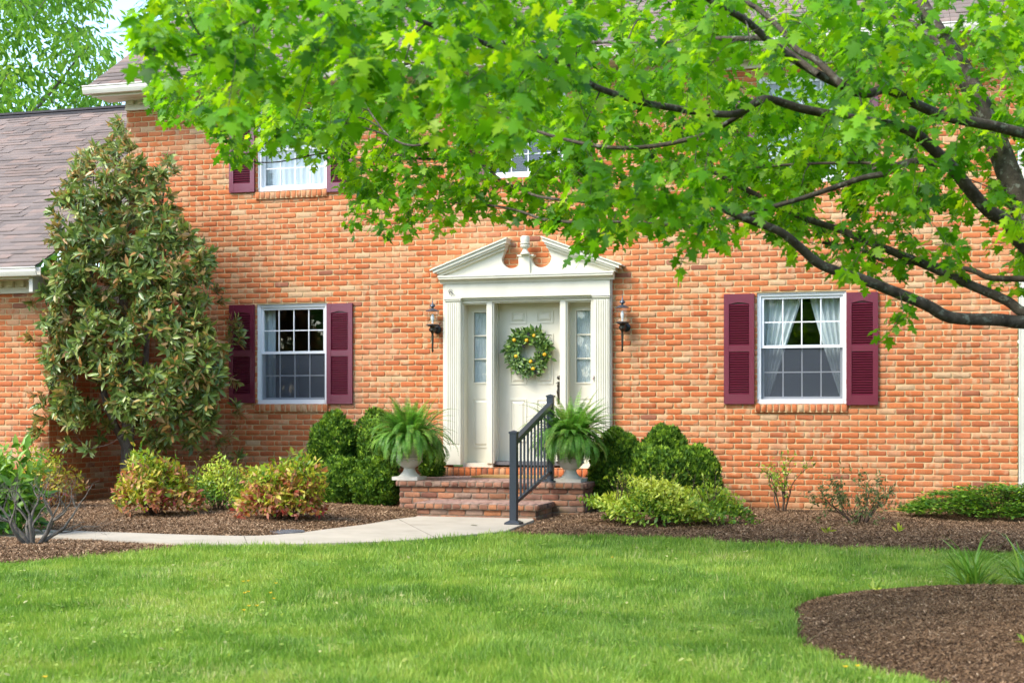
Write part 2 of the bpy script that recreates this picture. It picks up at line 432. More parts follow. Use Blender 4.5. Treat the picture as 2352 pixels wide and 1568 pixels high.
def shingle_mat():
    m, nt, b, _ = new_mat('asphalt_shingle')
    a = attr(nt); p = pos(nt)
    colr = ramp(nt, a[0], [(0.0, (0.155, 0.128, 0.116)), (0.4, (0.188, 0.152, 0.136)), (0.75, (0.21, 0.164, 0.143)), (1.0, (0.245, 0.178, 0.15))])
    colr = mix(nt, 1.0, colr, mapr(nt, noise_tex(nt, p, 160, 3, 0.8), 0.3, 0.7, 0.72, 1.3), 'MULTIPLY')
    colr = mix(nt, 1.0, colr, mapr(nt, noise_tex(nt, p, 1.1, 3), 0.3, 0.7, 0.85, 1.15), 'MULTIPLY')
    L(nt, colr, b.inputs['Base Color']); b.inputs['Roughness'].default_value = 0.9; b.inputs['Specular IOR Level'].default_value = 0.25
    bump(nt, b, noise_tex(nt, p, 220, 3, 0.8), 0.4, 0.004); return m
M['shingle'] = shingle_mat()
def mulch_mat(name, k=1.0):
    m, nt, b, _ = new_mat(name); p = pos(nt)
    n = noise_tex(nt, p, 45, 6, 0.75)
    colr = ramp(nt, n, [(0.30, (0.05*k, 0.030*k, 0.018*k)), (0.5, (0.135*k, 0.085*k, 0.053*k)), (0.68, (0.24*k, 0.16*k, 0.10*k))])
    L(nt, colr, b.inputs['Base Color']); b.inputs['Roughness'].default_value = 0.95; b.inputs['Specular IOR Level'].default_value = 0.1
    bump(nt, b, n, 1.0, 0.03); return m
M['mulch'] = mulch_mat('mulch_ground', 1.0)
def chips_mat():
    m, nt, b, _ = new_mat('mulch_chips'); a = attr(nt)
    colr = ramp(nt, a[0], [(0.0, (0.078, 0.042, 0.021)), (0.35, (0.20, 0.116, 0.060)), (0.75, (0.35, 0.218, 0.122)), (1.0, (0.54, 0.375, 0.23))])
    L(nt, colr, b.inputs['Base Color']); b.inputs['Roughness'].default_value = 0.9; b.inputs['Specular IOR Level'].default_value = 0.15; return m
M['chips'] = chips_mat()
def lawn_mat():
    m, nt, b, _ = new_mat('lawn_ground'); p = pos(nt)
    colr = ramp(nt, noise_tex(nt, p, 3, 5, 0.7), [(0.3, (0.045, 0.085, 0.016)), (0.7, (0.075, 0.12, 0.025))])
    L(nt, colr, b.inputs['Base Color']); b.inputs['Roughness'].default_value = 0.95; b.inputs['Specular IOR Level'].default_value = 0.1
    bump(nt, b, noise_tex(nt, p, 30, 5, 0.7), 1.0, 0.03); return m
M['lawn'] = lawn_mat()
M['grass'] = leaf('grass_blades', [(0.0, (0.075, 0.165, 0.020)), (0.3, (0.155, 0.285, 0.034)), (0.6, (0.26, 0.395, 0.052)), (0.84, (0.40, 0.47, 0.09)), (1.0, (0.58, 0.53, 0.25))], 0.35, (1.3, 1.4, 0.8), 0.45, 0.4)
M['maple'] = leaf('maple_leaf', [(0.0, (0.048, 0.175, 0.007)), (0.4, (0.145, 0.365, 0.009)), (0.8, (0.29, 0.50, 0.011)), (1.0, (0.36, 0.54, 0.016))], 0.55, (1.75, 1.55, 0.6), 0.42, 0.35)
M['magnolia'] = leaf('magnolia_leaf', [(0.0, (0.060, 0.125, 0.026)), (0.45, (0.175, 0.255, 0.056)), (0.8, (0.36, 0.42, 0.12)), (0.9, (0.36, 0.30, 0.10)), (1.0, (0.46, 0.22, 0.07))], 0.2, (1.5, 1.6, 0.7), 0.30, 0.45, backc=(0.40, 0.26, 0.12))
M['arbor'] = leaf('arborvitae_spray', [(0.0, (0.026, 0.070, 0.008)), (0.45, (0.080, 0.175, 0.015)), (1.0, (0.28, 0.42, 0.035))], 0.2, (1.4, 1.5, 0.8), 0.6, 0.25)
M['nandina'] = leaf('nandina_leaf', [(0.0, (0.33, 0.045, 0.045)), (0.2, (0.40, 0.13, 0.07)), (0.40, (0.46, 0.22, 0.10)), (0.54, (0.50, 0.44, 0.055)), (0.8, (0.30, 0.42, 0.03)), (1.0, (0.08, 0.18, 0.025))], 0.35, (1.4, 1.4, 0.7), 0.4, 0.4)
M['euonymus'] = leaf('euonymus_leaf', [(0.0, (0.045, 0.12, 0.020)), (0.35, (0.12, 0.25, 0.026)), (0.7, (0.29, 0.42, 0.038)), (1.0, (0.52, 0.56, 0.07))], 0.3, (1.4, 1.4, 0.7), 0.35, 0.4)
M['fern'] = leaf('fern_frond', [(0.0, (0.06, 0.19, 0.025)), (0.5, (0.14, 0.33, 0.045)), (0.9, (0.25, 0.44, 0.07)), (1.0, (0.34, 0.40, 0.09))], 0.35, (1.4, 1.5, 0.8), 0.45, 0.4)
M['green'] = leaf('green_leaf', [(0.0, (0.055, 0.14, 0.018)), (0.5, (0.13, 0.28, 0.03)), (1.0, (0.28, 0.42, 0.05))], 0.3, (1.4, 1.5, 0.7), 0.38, 0.4)
M['wreathleaf'] = leaf('wreath_leaf', [(0.0, (0.03, 0.08, 0.018)), (0.5, (0.09, 0.18, 0.03)), (0.8, (0.20, 0.30, 0.06)), (1.0, (0.22, 0.33, 0.15))], 0.2, (1.4, 1.5, 0.8), 0.4, 0.4)
M['yew'] = leaf('yew_spray', [(0.0, (0.028, 0.085, 0.014)), (0.5, (0.08, 0.20, 0.02)), (1.0, (0.36, 0.52, 0.04))], 0.25, (1.4, 1.5, 0.7), 0.5, 0.3)
M['skytree'] = leaf('light_tree_leaf', [(0.0, (0.10, 0.24, 0.03)), (0.5, (0.22, 0.42, 0.06)), (1.0, (0.42, 0.58, 0.10))], 0.6, (1.4, 1.4, 0.8), 0.45, 0.3)
M['sparse'] = leaf('dull_leaf', [(0.0, (0.05, 0.085, 0.03)), (0.6, (0.12, 0.18, 0.05)), (1.0, (0.22, 0.18, 0.07))], 0.25, (1.4, 1.5, 0.8), 0.5, 0.3)
M['maplebark'] = bark('maple_bark', (0.040, 0.031, 0.022), (0.105, 0.083, 0.062), (0.22, 0.225, 0.18))
M['greybark'] = bark('grey_bark', (0.10, 0.085, 0.068), (0.19, 0.17, 0.14), None, 20)
M['magbark'] = bark('magnolia_bark', (0.10, 0.085, 0.07), (0.19, 0.17, 0.145), (0.24, 0.24, 0.21), 10)
M['twig'] = bark('brown_twig', (0.07, 0.045, 0.03), (0.14, 0.09, 0.06), None, 30)

T_LEAF = ([(0, 0, 0), (0.16, 0.3, 0.03), (0, 0.32, -0.02), (-0.16, 0.3, 0.03), (0.17, 0.62, 0.02), (0, 0.66, -0.03), (-0.17, 0.62, 0.02), (0, 1, -0.09)],
          [(0, 1, 2), (0, 2, 3), (1, 4, 5, 2), (2, 5, 6, 3), (4, 7, 5), (5, 7, 6)])
_h = [(0.09, -0.05), (0.33, -0.03), (0.27, 0.10), (0.235, 0.20), (0.40, 0.27), (0.56, 0.47), (0.40, 0.46), (0.30, 0.50), (0.20, 0.47), (0.215, 0.60), (0.27, 0.72), (0.13, 0.74), (0.0, 1.0)]
_v = [(0, 0.32, 0.0), (0, 0, 0)] + [(x, y, -0.10*abs(x) - 0.10*max(y-0.35, 0)**1.5*2) for x, y in _h] + [(-x, y, -0.10*abs(x) - 0.10*max(y-0.35, 0)**1.5*2) for x, y in _h[:-1]]
_f = [(0, 1, 2)] + [(0, 2+i, 3+i) for i in range(12)] + [(0, 15, 1)] + [(0, 16+i, 15+i) for i in range(11)] + [(0, 14, 26)]
T_MAPLE = (_v, _f)
T_SPRAY = ([(0, 0, 0), (0.13, 0.35, 0.05), (0, 0.55, 0.0), (-0.13, 0.35, 0.05), (0.36, 0.75, 0.0), (0.12, 0.7, 0.03), (-0.36, 0.75, 0.0), (-0.12, 0.7, 0.03), (0.05, 1.0, -0.05), (-0.05, 1.0, -0.05)],
           [(0, 1, 2, 3), (1, 4, 5, 2), (3, 2, 7, 6), (2, 5, 8), (2, 8, 9), (2, 9, 7)])
T_SMALL = ([(0, 0, 0), (0.24, 0.45, 0.05), (0, 1, -0.05), (-0.24, 0.45, 0.05)], [(0, 1, 2), (0, 2, 3)])
# ------------------------------------------------------------------ bricks
def rect_minus(u0, u1, cuts):
    segs = [(u0, u1)]
    for a, b in cuts:
        ns = []
        for s, e in segs:
            if b <= s or a >= e: ns.append((s, e)); continue
            if a > s: ns.append((s, a))
            if b < e: ns.append((b, e))
        segs = ns
    return segs

def brick_rects(u0, u1, v0, v1, openings, course=0.0678, bl=0.192, joint=0.0112, start=0.0, bond=0.5, vbase=None):
    out = []
    vb = v0 if vbase is None else vbase
    i = int(math.floor((v0-vb)/course))
    while vb + i*course < v1:
        r0, r1 = vb + i*course + joint/2, vb + (i+1)*course - joint/2
        r0, r1 = max(r0, v0), min(r1, v1)
        if r1-r0 > 0.014:
            step = bl + joint
            off = start + (i % 2)*step*bond + (0.004*math.sin(i*2.3))
            k = math.floor((u0-off)/step)
            while off + k*step < u1:
                a, b = off + k*step + joint/2, off + (k+1)*step - joint/2
                a, b = max(a, u0), min(b, u1)
                if b-a > 0.02:
                    mid = (r0+r1)/2
                    cuts = [(o[0], o[1]) for o in openings if o[2] < mid < o[3]]
                    for s, e in rect_minus(a, b, cuts):
                        if e-s < 0.02: continue
                        z0, z1 = r0, r1
                        for o in openings:
                            if o[0] < (s+e)/2 < o[1]:
                                if z0 < o[3] <= z1: z0 = o[3]
                                if z0 <= o[2] < z1: z1 = o[2]
                        if z1-z0 > 0.012: out.append((s, e, z0, z1))
                k += 1
        i += 1
    return out

def brick_geo(rects, origin, au, av, an, proud=0.005, rough=1.0):
    """irregular tumbled bricks standing proud of the mortar; returns V, F, C"""
    R = np.array(rects); n = len(R)
    cu, cv = (R[:, 0]+R[:, 1])/2, (R[:, 2]+R[:, 3])/2
    a, b = (R[:, 1]-R[:, 0])/2, (R[:, 3]-R[:, 2])/2
    r = np.minimum(0.011*rough, np.minimum(a, b)*0.45)
    j = lambda s: RNG.normal(0, s*rough, n)
    P = []
    js = 0.0017
    for sx, sy, kind in ((-1,-1,0),(-1,-1,1),(-0.33,-1,2),(0.33,-1,2),(1,-1,1),(1,-1,0),(1,1,0),(1,1,1),(0.33,1,2),(-0.33,1,2),(-1,1,1),(-1,1,0)):
        if kind == 0: x, y = sx*a, sy*(b-r*RNG.uniform(0.3, 1.5, n))
        elif kind == 1: x, y = sx*(a-r*RNG.uniform(0.3, 1.6, n)), sy*b
        else: x, y = sx*a, sy*b
        P.append((x+j(js*0.7), y+j(js)))
    X = np.stack([p[0] for p in P], 1); Y = np.stack([p[1] for p in P], 1)
    h = np.clip(proud + RNG.normal(0, proud*0.22, n), proud*0.4, None)
    au, av, an, origin = map(lambda q: np.array(q, float), (au, av, an, origin))
    def ring(k, hh): return origin + (cu[:, None]+X*k)[..., None]*au + (cv[:, None]+Y*k)[..., None]*av + hh[..., None]*an
    k2 = 1 - 0.003/np.maximum(b, 0.01)
    V = np.concatenate([ring(1.0, np.zeros((n, 12))-0.004), ring(1.0, np.repeat((h*0.6)[:, None], 12, 1)), ring(k2[:, None], np.repeat(h[:, None], 12, 1)+RNG.normal(0, 0.0006, (n, 12)))], 1)
    base = (np.arange(n)*36)[:, None, None]
    q = np.array([(l*12+i, l*12+(i+1) % 12, (l+1)*12+(i+1) % 12, (l+1)*12+i) for l in (0, 1) for i in range(12)])
    flip = np.dot(np.cross(au, av), an) < 0
    top = np.arange(24, 36)[None]
    if flip: q = q[:, ::-1]; top = top[:, ::-1]
    C = np.repeat(RNG.random((n, 3)), 36, axis=0)
    return V.reshape(-1, 3), [(q[None]+base).reshape(-1, 4), (top[None]+base).reshape(-1, 12)], C

def plane_cells(u0, u1, v0, v1, openings, origin, au, av, depth=0.0, an=(0, -1, 0)):
    us = sorted({u0, u1, *[min(max(x, u0), u1) for o in openings for x in o[:2]]}); vs = sorted({v0, v1, *[min(max(x, v0), v1) for o in openings for x in o[2:]]})
    V, Q = [], []
    au, av, origin, an = (np.array(q, float) for q in (au, av, origin, an))
    fl = np.dot(np.cross(au, av), an) < 0
    for i in range(len(us)-1):
        for k in range(len(vs)-1):
            mu, mv = (us[i]+us[i+1])/2, (vs[k]+vs[k+1])/2
            if any(o[0] < mu < o[1] and o[2] < mv < o[3] for o in openings): continue
            n = len(V)
            for a, b in ((us[i], vs[k]), (us[i+1], vs[k]), (us[i+1], vs[k+1]), (us[i], vs[k+1])): V.append(origin+a*au+b*av)
            Q.append((n, n+3, n+2, n+1) if fl else (n, n+1, n+2, n+3))
    return np.array(V), [np.array(Q)], np.full((len(V), 3), 0.5)

def brick_object(name, panels, parent, mats=None, planes=True):
    """panels: dicts u0,u1,v0,v1,openings,origin,au,av,an + brick_rects options"""
    mort, brk = [], []
    for p in panels:
        op = p.get('openings', [])
        opts = {k: p[k] for k in ('course', 'bl', 'joint', 'start', 'bond', 'vbase') if k in p}
        rects = brick_rects(p['u0'], p['u1'], p['v0'], p['v1'], op, **opts)
        if rects: brk.append(brick_geo(rects, p['origin'], p['au'], p['av'], p['an'], p.get('proud', 0.0062), p.get('rough', 1.0)))
        if planes and p.get('mortar', True): mort.append(plane_cells(p['u0'], p['u1'], p['v0'], p['v1'], op, p['origin'], p['au'], p['av'], an=p['an']))
    V, FS, C = join(brk + mort)
    # faces are grouped by size: rebuild material index from the vertex number
    nb = sum(len(b[0]) for b in brk)
    mi = np.concatenate([(f[:, 0] >= nb).astype(np.int32) for f in FS])
    o = np_mesh(name, V, FS, mats or [M['brick'], M['mortar']], parent, C, mi)
    return o

# ------------------------------------------------------------------ the house
house = thing('brick_house', 'orange handmade brick two-storey house with maroon shutters and cream pedimented entrance', 'house', (-5, 0, 0))
XL, XR = -10.25, UX(2338)                      # ends of the main front
ZT = UZ(290, 256)                              # top of the brickwork
RET = 1.74                                     # the left wing stands forward by this much
OX = [  # window openings: x0, x1, z0, z1 of the white frame
    ('ll', UX(590), UX(751.5), UZ(670, 927.5), UZ(670, 697.0)),
    ('lr', UX(1738.5), UX(1944), UZ(1840, 927), UZ(1840, 670.0)),
    ('ul', UX(591), UX(751.5), UZ(670, 437.5), 5.02),
    ('uc', UX(1118), UX(1300), UZ(1210, 407), 5.02),
    ('ur', UX(1738.5), UX(1944), UZ(1840, 420), 5.02)]
DX0, DX1 = UX(1060, -0.05), UX(1366, -0.05)    # entrance opening in the brickwork
DZ0, DZ1 = 0.30, UZ(1209, 655, -0.1)
ops = [(o[1], o[2], o[3], o[4]) for o in OX] + [(DX0-0.12, DX1+0.12, -0.2, DZ1)]
brick_object('brick_wall', [dict(u0=XL, u1=XR, v0=-0.12, v1=ZT, openings=ops, origin=(0, 0, 0), au=(1, 0, 0), av=(0, 0, 1), an=(0, -1, 0), start=0.03)], house)
# left wing: front and the return that faces right
WZ = UZ(40, 674, -RET)
brick_object('wing_wall', [dict(u0=-15.5, u1=XL, v0=-0.12, v1=WZ, origin=(0, -RET, 0), au=(1, 0, 0), av=(0, 0, 1), an=(0, -1, 0), start=0.11),
                           dict(u0=-RET+0.002, u1=-0.002, v0=-0.12, v1=WZ+0.4, origin=(XL, 0, 0), au=(0, 1, 0), av=(0, 0, 1), an=(1, 0, 0), start=0.06)], house)

# ---- windows
def window(o, style):
    key, x0, x1, z0, z1 = o
    f = MB(); w = 0.042; yb = 0.13; yf = 0.028
    f.box(x0, x0+w, yf, yb, z0, z1); f.box(x1-w, x1, yf, yb, z0, z1)
    f.box(x0+w, x1-w, yf, yb, z1-w, z1); f.box(x0+w, x1-w, yf-0.012, yb, z0, z0+w*1.25)
    # outer brick-mould lip
    f.box(x0+0.001, x0+0.018, yf-0.012, yf, z0+w*1.25, z1-0.001); f.box(x1-0.018, x1-0.001, yf-0.012, yf, z0+w*1.25, z1-0.001); f.box(x0+0.018, x1-0.018, yf-0.012, yf, z1-0.018, z1-0.001)
    zm = z0 + (z1-z0)*0.515
    a0, a1, b0, b1 = x0+w, x1-w, z0+w*1.25, z1-w
    s = 0.032
    # lower sash sits further out at the rail, upper sash behind
    for (lo, hi, y) in ((b0, zm+0.018, 0.082), (zm-0.018, b1, 0.050)):
        f.box(a0, a0+s, y, y+0.03, lo, hi); f.box(a1-s, a1, y, y+0.03, lo, hi)
        f.box(a0+s, a1-s, y, y+0.03, lo, lo+s); f.box(a0+s, a1-s, y, y+0.03, hi-s, hi)
        gy = y+0.008; m = 0.0068
        for k in (1, 2, 3):
            xm = a0+s + (a1-a0-2*s)*k/4; f.box(xm-m, xm+m, gy+0.004, gy+0.012, lo+s, hi-s)
        zc = (lo+hi)/2
        for k in range(4):
            xa = a0+s + (a1-a0-2*s)*k/4 + m*(k > 0); xb = a0+s + (a1-a0-2*s)*(k+1)/4 - m*(k < 3)
            f.box(xa, xb, gy+0.004, gy+0.012, zc-m, zc+m)
    fo = f.build('window', M['white'], house)
    for (lo, hi, y) in ((b0+s, zm+0.018-s, 0.108), (zm-0.018+s, b1-s, 0.076)):
        g = MB(); g.box(a0+s, a1-s, y, y+0.0035, lo, hi); g.build('pane', M['glass'], fo)
    if style in ('dark', 'sheer'):
        g = MB(); g.add([(a0+0.004, 0.066, b0+0.004), (a1-0.004, 0.066, b0+0.004), (a1-0.004, 0.066, zm-0.02), (a0+0.004, 0.066, zm-0.02)], [(0, 1, 2, 3)])
        g.build('insect_screen', M['screen'], fo)
    # sill of rowlock bricks, slightly sloped and proud
    n = max(6, int(round((x1-x0+0.04)/0.071)))
    sx0, sx1 = x0-0.02, x1+0.012
    brick_object('brick_sill', [dict(u0=sx0, u1=sx1, v0=z0-0.098, v1=z0-0.002, origin=(0, -0.022, 0), au=(1, 0, 0), av=(0, 0, 1), an=(0, -1, 0), course=0.096, bl=(sx1-sx0)/n-0.013, joint=0.013, start=sx0, bond=0, proud=0.008),
                                dict(u0=sx0, u1=sx1, v0=-0.03, v1=0.04, origin=(0, 0, z0-0.002), au=(1, 0, 0), av=(0, 1, 0), an=(0, 0, 1), course=0.07, bl=(sx1-sx0)/n-0.013, joint=0.013, start=sx0, bond=0, proud=0.002),
                                dict(u0=-0.024, u1=0.0, v0=z0-0.098, v1=z0-0.002, origin=(sx1, 0, 0), au=(0, 1, 0), av=(0, 0, 1), an=(1, 0, 0), course=0.1, bl=0.03, joint=0.004, start=-0.026, bond=0, proud=0.002),
                                dict(u0=sx0, u1=sx1, v0=-0.03, v1=0.0, origin=(0, 0, z0-0.099), au=(1, 0, 0), av=(0, 1, 0), an=(0, 0, -1), course=0.03, bl=(sx1-sx0)/n-0.013, joint=0.013, start=sx0, bond=0, proud=0.002)], fo)
    # reveal in the brick opening
    r = []
    for xx, nx in ((x0, 1), (x1, -1)):
        r.append(dict(u0=-0.002, u1=0.14, v0=z0, v1=z1, origin=(xx, 0, 0), au=(0, 1, 0), av=(0, 0, 1), an=(nx, 0, 0), bl=0.10, start=0.0, bond=0.2, vbase=-0.12, proud=0.002))
    r.append(dict(u0=x0, u1=x1, v0=-0.002, v1=0.14, origin=(0, 0, z1), au=(1, 0, 0), av=(0, 1, 0), an=(0, 0, -1), course=0.15, bl=0.2, start=0.03, proud=0.002))
    brick_object('brick_reveal', r, fo)
    # room behind
    rm = MB(); X0, X1, Z0, Z1, Y0, Y1 = x0-0.9, x1+0.9, z0-0.6, z1+0.1, 0.15, 3.2
    rm.add([(X0,Y0,Z0),(X1,Y0,Z0),(X1,Y1,Z0),(X0,Y1,Z0),(X0,Y0,Z1),(X1,Y0,Z1),(X1,Y1,Z1),(X0,Y1,Z1)],
           [(0,1,2,3),(4,7,6,5),(1,5,6,2),(2,6,7,3),(3,7,4,0)])
    for (p, q, lo, hi) in ((X0, x0+0.01, Z0, Z1), (x1-0.01, X1, Z0, Z1), (x0+0.01, x1-0.01, Z0, z0+0.01), (x0+0.01, x1-0.01, z1-0.01, Z1)):
        rm.add([(p, Y0, lo), (q, Y0, lo), (q, Y0, hi), (p, Y0, hi)], [(0, 3, 2, 1)])
    rm.build('room', M['room'], fo)
    # curtains / blinds
    def drape(fx0, fx1, nf, y=0.20, amp=0.022, nz=16):
        """pleated cloth between two edge curves given as functions of s (0 top .. 1 bottom)"""
        nu = nf*8
        Vv, Q = [], []
        for i in range(nz+1):
            s_ = i/nz; za = b1+0.05-(b1-b0+0.06)*s_
            for k in range(nu+1):
                t = k/nu
                Vv.append((fx0(s_)*(1-t)+fx1(s_)*t, y+amp*math.sin(t*nf*2*PI+0.6*math.sin(3*s_))+0.006*math.sin(9*t+4*s_), za))
        for i in range(nz):
            for k in range(nu):
                n0 = i*(nu+1)+k; Q.append((n0, n0+nu+1, n0+nu+2, n0+1))
        return np.array(Vv), [np.array(Q)], np.full((len(Vv), 3), 0.5)
    wd = a1-a0
    if style == 'sheer':
        for nm, e0, e1 in (('curtain', lambda s_: a0-0.04, lambda s_: a0+wd*(0.50-0.44*max(0, s_-0.02)**1.05)), ('curtain', lambda s_: a1-wd*(0.42-0.40*max(0, s_-0.02)**1.15), lambda s_: a1+0.04)):
            V, FS, C = drape(e0, e1, 6); np_mesh(nm, V, FS, M['curtain'], fo, C, smooth=True)
    elif style == 'dark':
        V, FS, C = drape(lambda s_: a0-0.08, lambda s_: a0+wd*0.14, 3); np_mesh('curtain', V, FS, M['curtain'], fo, C, smooth=True)
    elif style == 'lace':
        V, FS, C = drape(lambda s_: a0-0.05, lambda s_: a1+0.05, 12, amp=0.012); np_mesh('curtain', V, FS, M['curtain'], fo, C, smooth=True)
    elif style == 'blind':
        bl = MB(); z = b0
        while z < b1:
            bl.add([(a0, 0.15, z), (a1, 0.15, z), (a1, 0.175, z+0.018), (a0, 0.175, z+0.018)], [(0, 1, 2, 3)]); z += 0.03
        bl.build('blind', M['darkblind'], fo)
    return fo
for o, st in zip(OX, ('dark', 'sheer', 'lace', 'blind', 'lace')): window(o, st)

# ---- shutters
def shutter(x0, x1, z0, z1):
    s = MB(); st = 0.055*(x1-x0)/0.33; yb, yf = -0.010, -0.042
    zt, zb = z1-0.10, z0+0.115
    zm0, zm1 = z0+(z1-z0)*0.475, z0+(z1-z0)*0.475+0.075
    s.box(x0, x0+st, yf, yb, z0, z1); s.box(x1-st, x1, yf, yb, z0, z1)
    a0, a1 = x0+st, x1-st
    s.box(a0, a1, yf+0.003, yb, z0, zb); s.box(a0, a1, yf+0.003, yb, zm0, zm1)
    arc = [(a0 + (a1-a0)*k/10, zt - 0.018 + 0.022*math.sin(PI*k/10)**1.5) for k in range(11)]
    s.prism(arc + [(a1, z1), (a0, z1)], yf+0.003, yb)
    s.box(a0, a1, yb-0.002, yb, zb, zm0); s.box(a0, a1, yb-0.002, yb, zm1, zt+0.01)
    for lo, hi in ((zb, zm0), (zm1, zt-0.012)):
        n = max(8, int(round((hi-lo)/0.029)))
        for k in range(n):
            z = lo+(hi-lo)*(k+0.5)/n; p = (hi-lo)/n
            q = yf+0.001
            s.add([(a0, q, z-p*0.36), (a1, q, z-p*0.36), (a1, q+0.026, z+p*0.20), (a0, q+0.026, z+p*0.20), (a0, q+0.002, z-p*0.46), (a1, q+0.002, z-p*0.46), (a1, q+0.028, z+p*0.10), (a0, q+0.028, z+p*0.10)],
                  [(0, 1, 2, 3), (4, 5, 1, 0), (7, 6, 5, 4)])
    return s.build('shutter', M['maroon'], house, bevel=0)
SH = [(526.9, 584.5, 700.3, 925.3), (750.6, 809.5, 696.7, 927), (1662.8, 1732.5, 675, 927.4), (1943.9, 2017, 671, 929.5),
      (526.9, 584.5, 240, 442), (751, 810, 236, 440), (1056, 1114, 240, 412), (1301, 1360, 236, 410), (1663, 1732.5, 225, 422), (1944, 2017, 222, 422)]
for a, b, t, bt in SH:
    xc = (a+b)/2; shutter(UX(a, -0.03), UX(b, -0.03), UZ(xc, bt, -0.03), min(UZ(xc, t, -0.03), 5.03))

# ---- eaves, roofs
def shingle_roof(name, x0, x1, ye, ze, pitch, rows, expo=0.14):
    """courses of laminated shingles climbing from the eave; V tabs with their own thickness"""
    cp, sp = math.cos(pitch), math.sin(pitch)
    def P(x, s, h): return (x, ye + s*cp - h*sp, ze + s*sp + h*cp)
    V, Q, C = [], [], []
    for r in range(rows):
        x = x0 - RNG.random()*0.3
        while x < x1:
            w = RNG.choice([0.14, 0.18, 0.22, 0.28, 0.34]); a, b = max(x, x0), min(x+w, x1); x += w
            if b-a < 0.01: continue
            thick = 0.016 if RNG.random() < 0.5 else 0.007
            s0, s1 = r*expo - (0.012 if thick > 0.01 else 0), (r+1)*expo+0.03
            n = len(V); sk = 0.0
            gap = thick*0.5 if thick > 0.01 else -0.004
            V += [P(a+sk, s0, thick), P(b-sk, s0, thick), P(b, s1, 0.001), P(a, s1, 0.001), P(a+sk, s0, gap), P(b-sk, s0, gap)]
            Q += [(n, n+1, n+2, n+3), (n+4, n+5, n+1, n)]
            c = RNG.random(3); C += [c]*6
    Lr = rows*expo
    n = len(V); V += [P(x0, 0, -0.005), P(x1, 0, -0.005), P(x1, Lr, -0.005), P(x0, Lr, -0.005)]; Q += [(n, n+1, n+2, n+3)]; C += [np.array((0.2, .5, .5))]*4
    # back slope so that the roof is a closed volume from the side
    R0, R1 = P(x0, Lr, 0), P(x1, Lr, 0)
    n = len(V); V += [R0, R1, (x1, R1[1]+Lr*cp, ze), (x0, R0[1]+Lr*cp, ze)]; Q += [(n, n+1, n+2, n+3)]; C += [np.array((0.5, .5, .5))]*4
    o = np_mesh(name, np.array(V), [np.array(Q)], M['shingle'], house, np.array(C))
    return o, P, Lr
PITCH = math.radians(33.5)
GZ = UZ(250, 216, -0.42)                       # bottom of the main gutter
EZ = GZ + 0.115
main_roof, PM, LM = shingle_roof('roof', XL-0.28, XR+0.5, -0.46, EZ, PITCH, 44)
cap = MB()
cap.beam(PM(XL-0.3, LM, 0.02), PM(XR+0.5, LM, 0.02), 0.22, 0.03); cap.build('ridge_cap', M['shingle'], main_roof)
# rake board and gable end on the left
gb = MB()
gb.beam(PM(XL-0.26, -0.02, -0.075), PM(XL-0.26, LM, -0.075), 0.03, 0.14, up=(0, -math.sin(PITCH), math.cos(PITCH))); gb.build('rake_board', M['gutter'], main_roof)
ge = MB()
apex = PM(XL, LM, -0.1)
ge.add([(XL, 0.003, -0.1), (XL, 2*apex[1], -0.1), (XL, 2*apex[1], ZT), (XL, apex[1], apex[2]), (XL, 0.003, ZT)], [(4, 3, 2, 1, 0)])
ge.build('gable_wall', plain('gable_brick', (0.50, 0.16, 0.06), (0.42, 0.12, 0.05), 8, 0.9), house)
rg = MB()
rg.add([(XR, 0.003, -0.1), (XR, 2*apex[1], -0.1), (XR, 2*apex[1], ZT), (XR, apex[1], apex[2]), (XR, 0.003, ZT)], [(0, 1, 2, 3, 4)])
rg.build('gable_wall', bpy.data.materials['gable_brick'], house)

def gutter(x0, x1, yf, zb):
    g = MB()
    prof = [(yf+0.02, zb), (yf+0.11, zb), (yf+0.11, zb+0.105), (yf+0.098, zb+0.105), (yf+0.098, zb+0.012), (yf+0.03, zb+0.012), (yf+0.012, zb+0.055), (yf+0.012, zb+0.088), (yf+0.008, zb+0.105), (yf-0.008, zb+0.105), (yf-0.010, zb+0.092), (yf, zb+0.082), (yf, zb+0.05), (yf+0.010, zb+0.022)]
    g.extrude_x(prof, x0, x1)
    return g.build('gutter', M['gutter'], house)
gutter(XL-0.34, XR+0.5, -0.52, GZ)
def cornice(x0, x1, y, zb, zt, yov, zsof, right_end=True):
    """frieze board with dentils, bed mould and boxed soffit"""
    c = MB()
    c.box(x0, x1, y-0.035, y-0.001, zb, zt)                                    # frieze
    c.box(x0-0.0, x1+0.0, y-0.05, y-0.036, zb, zb+0.035)                       # lower bead
    d0, d1 = zb+0.075, zb+0.165; x = x0+0.06
    while x+0.085 < x1:
        c.box(x, x+0.085, y-0.085, y-0.0352, d0, d1); x += 0.155
    c.box(x0-0.01, x1+0.01, y-0.105, y-0.0353, d1+0.002, d1+0.045)             # bed mould above dentils
    c.prism_yz = None
    c.extrude_x([(y-0.0354, d1+0.047), (y-0.115, d1+0.047), (y-0.19, zsof-0.004), (y-0.0354, zsof-0.004)], x0-0.02, x1+0.02)
    c.box(x0-0.26, x1+0.26 if right_end else x1, yov, y-0.002, zsof, zsof+0.02)  # soffit
    c.box(x0-0.26, x1+0.26 if right_end else x1, yov-0.02, yov-0.001, zsof-0.015, zsof+0.13)  # fascia
    return c.build('cornice', M['cream'], house)
cornice(XL, XR, 0.0, ZT-0.002, GZ-0.02, -0.40, GZ-0.015)
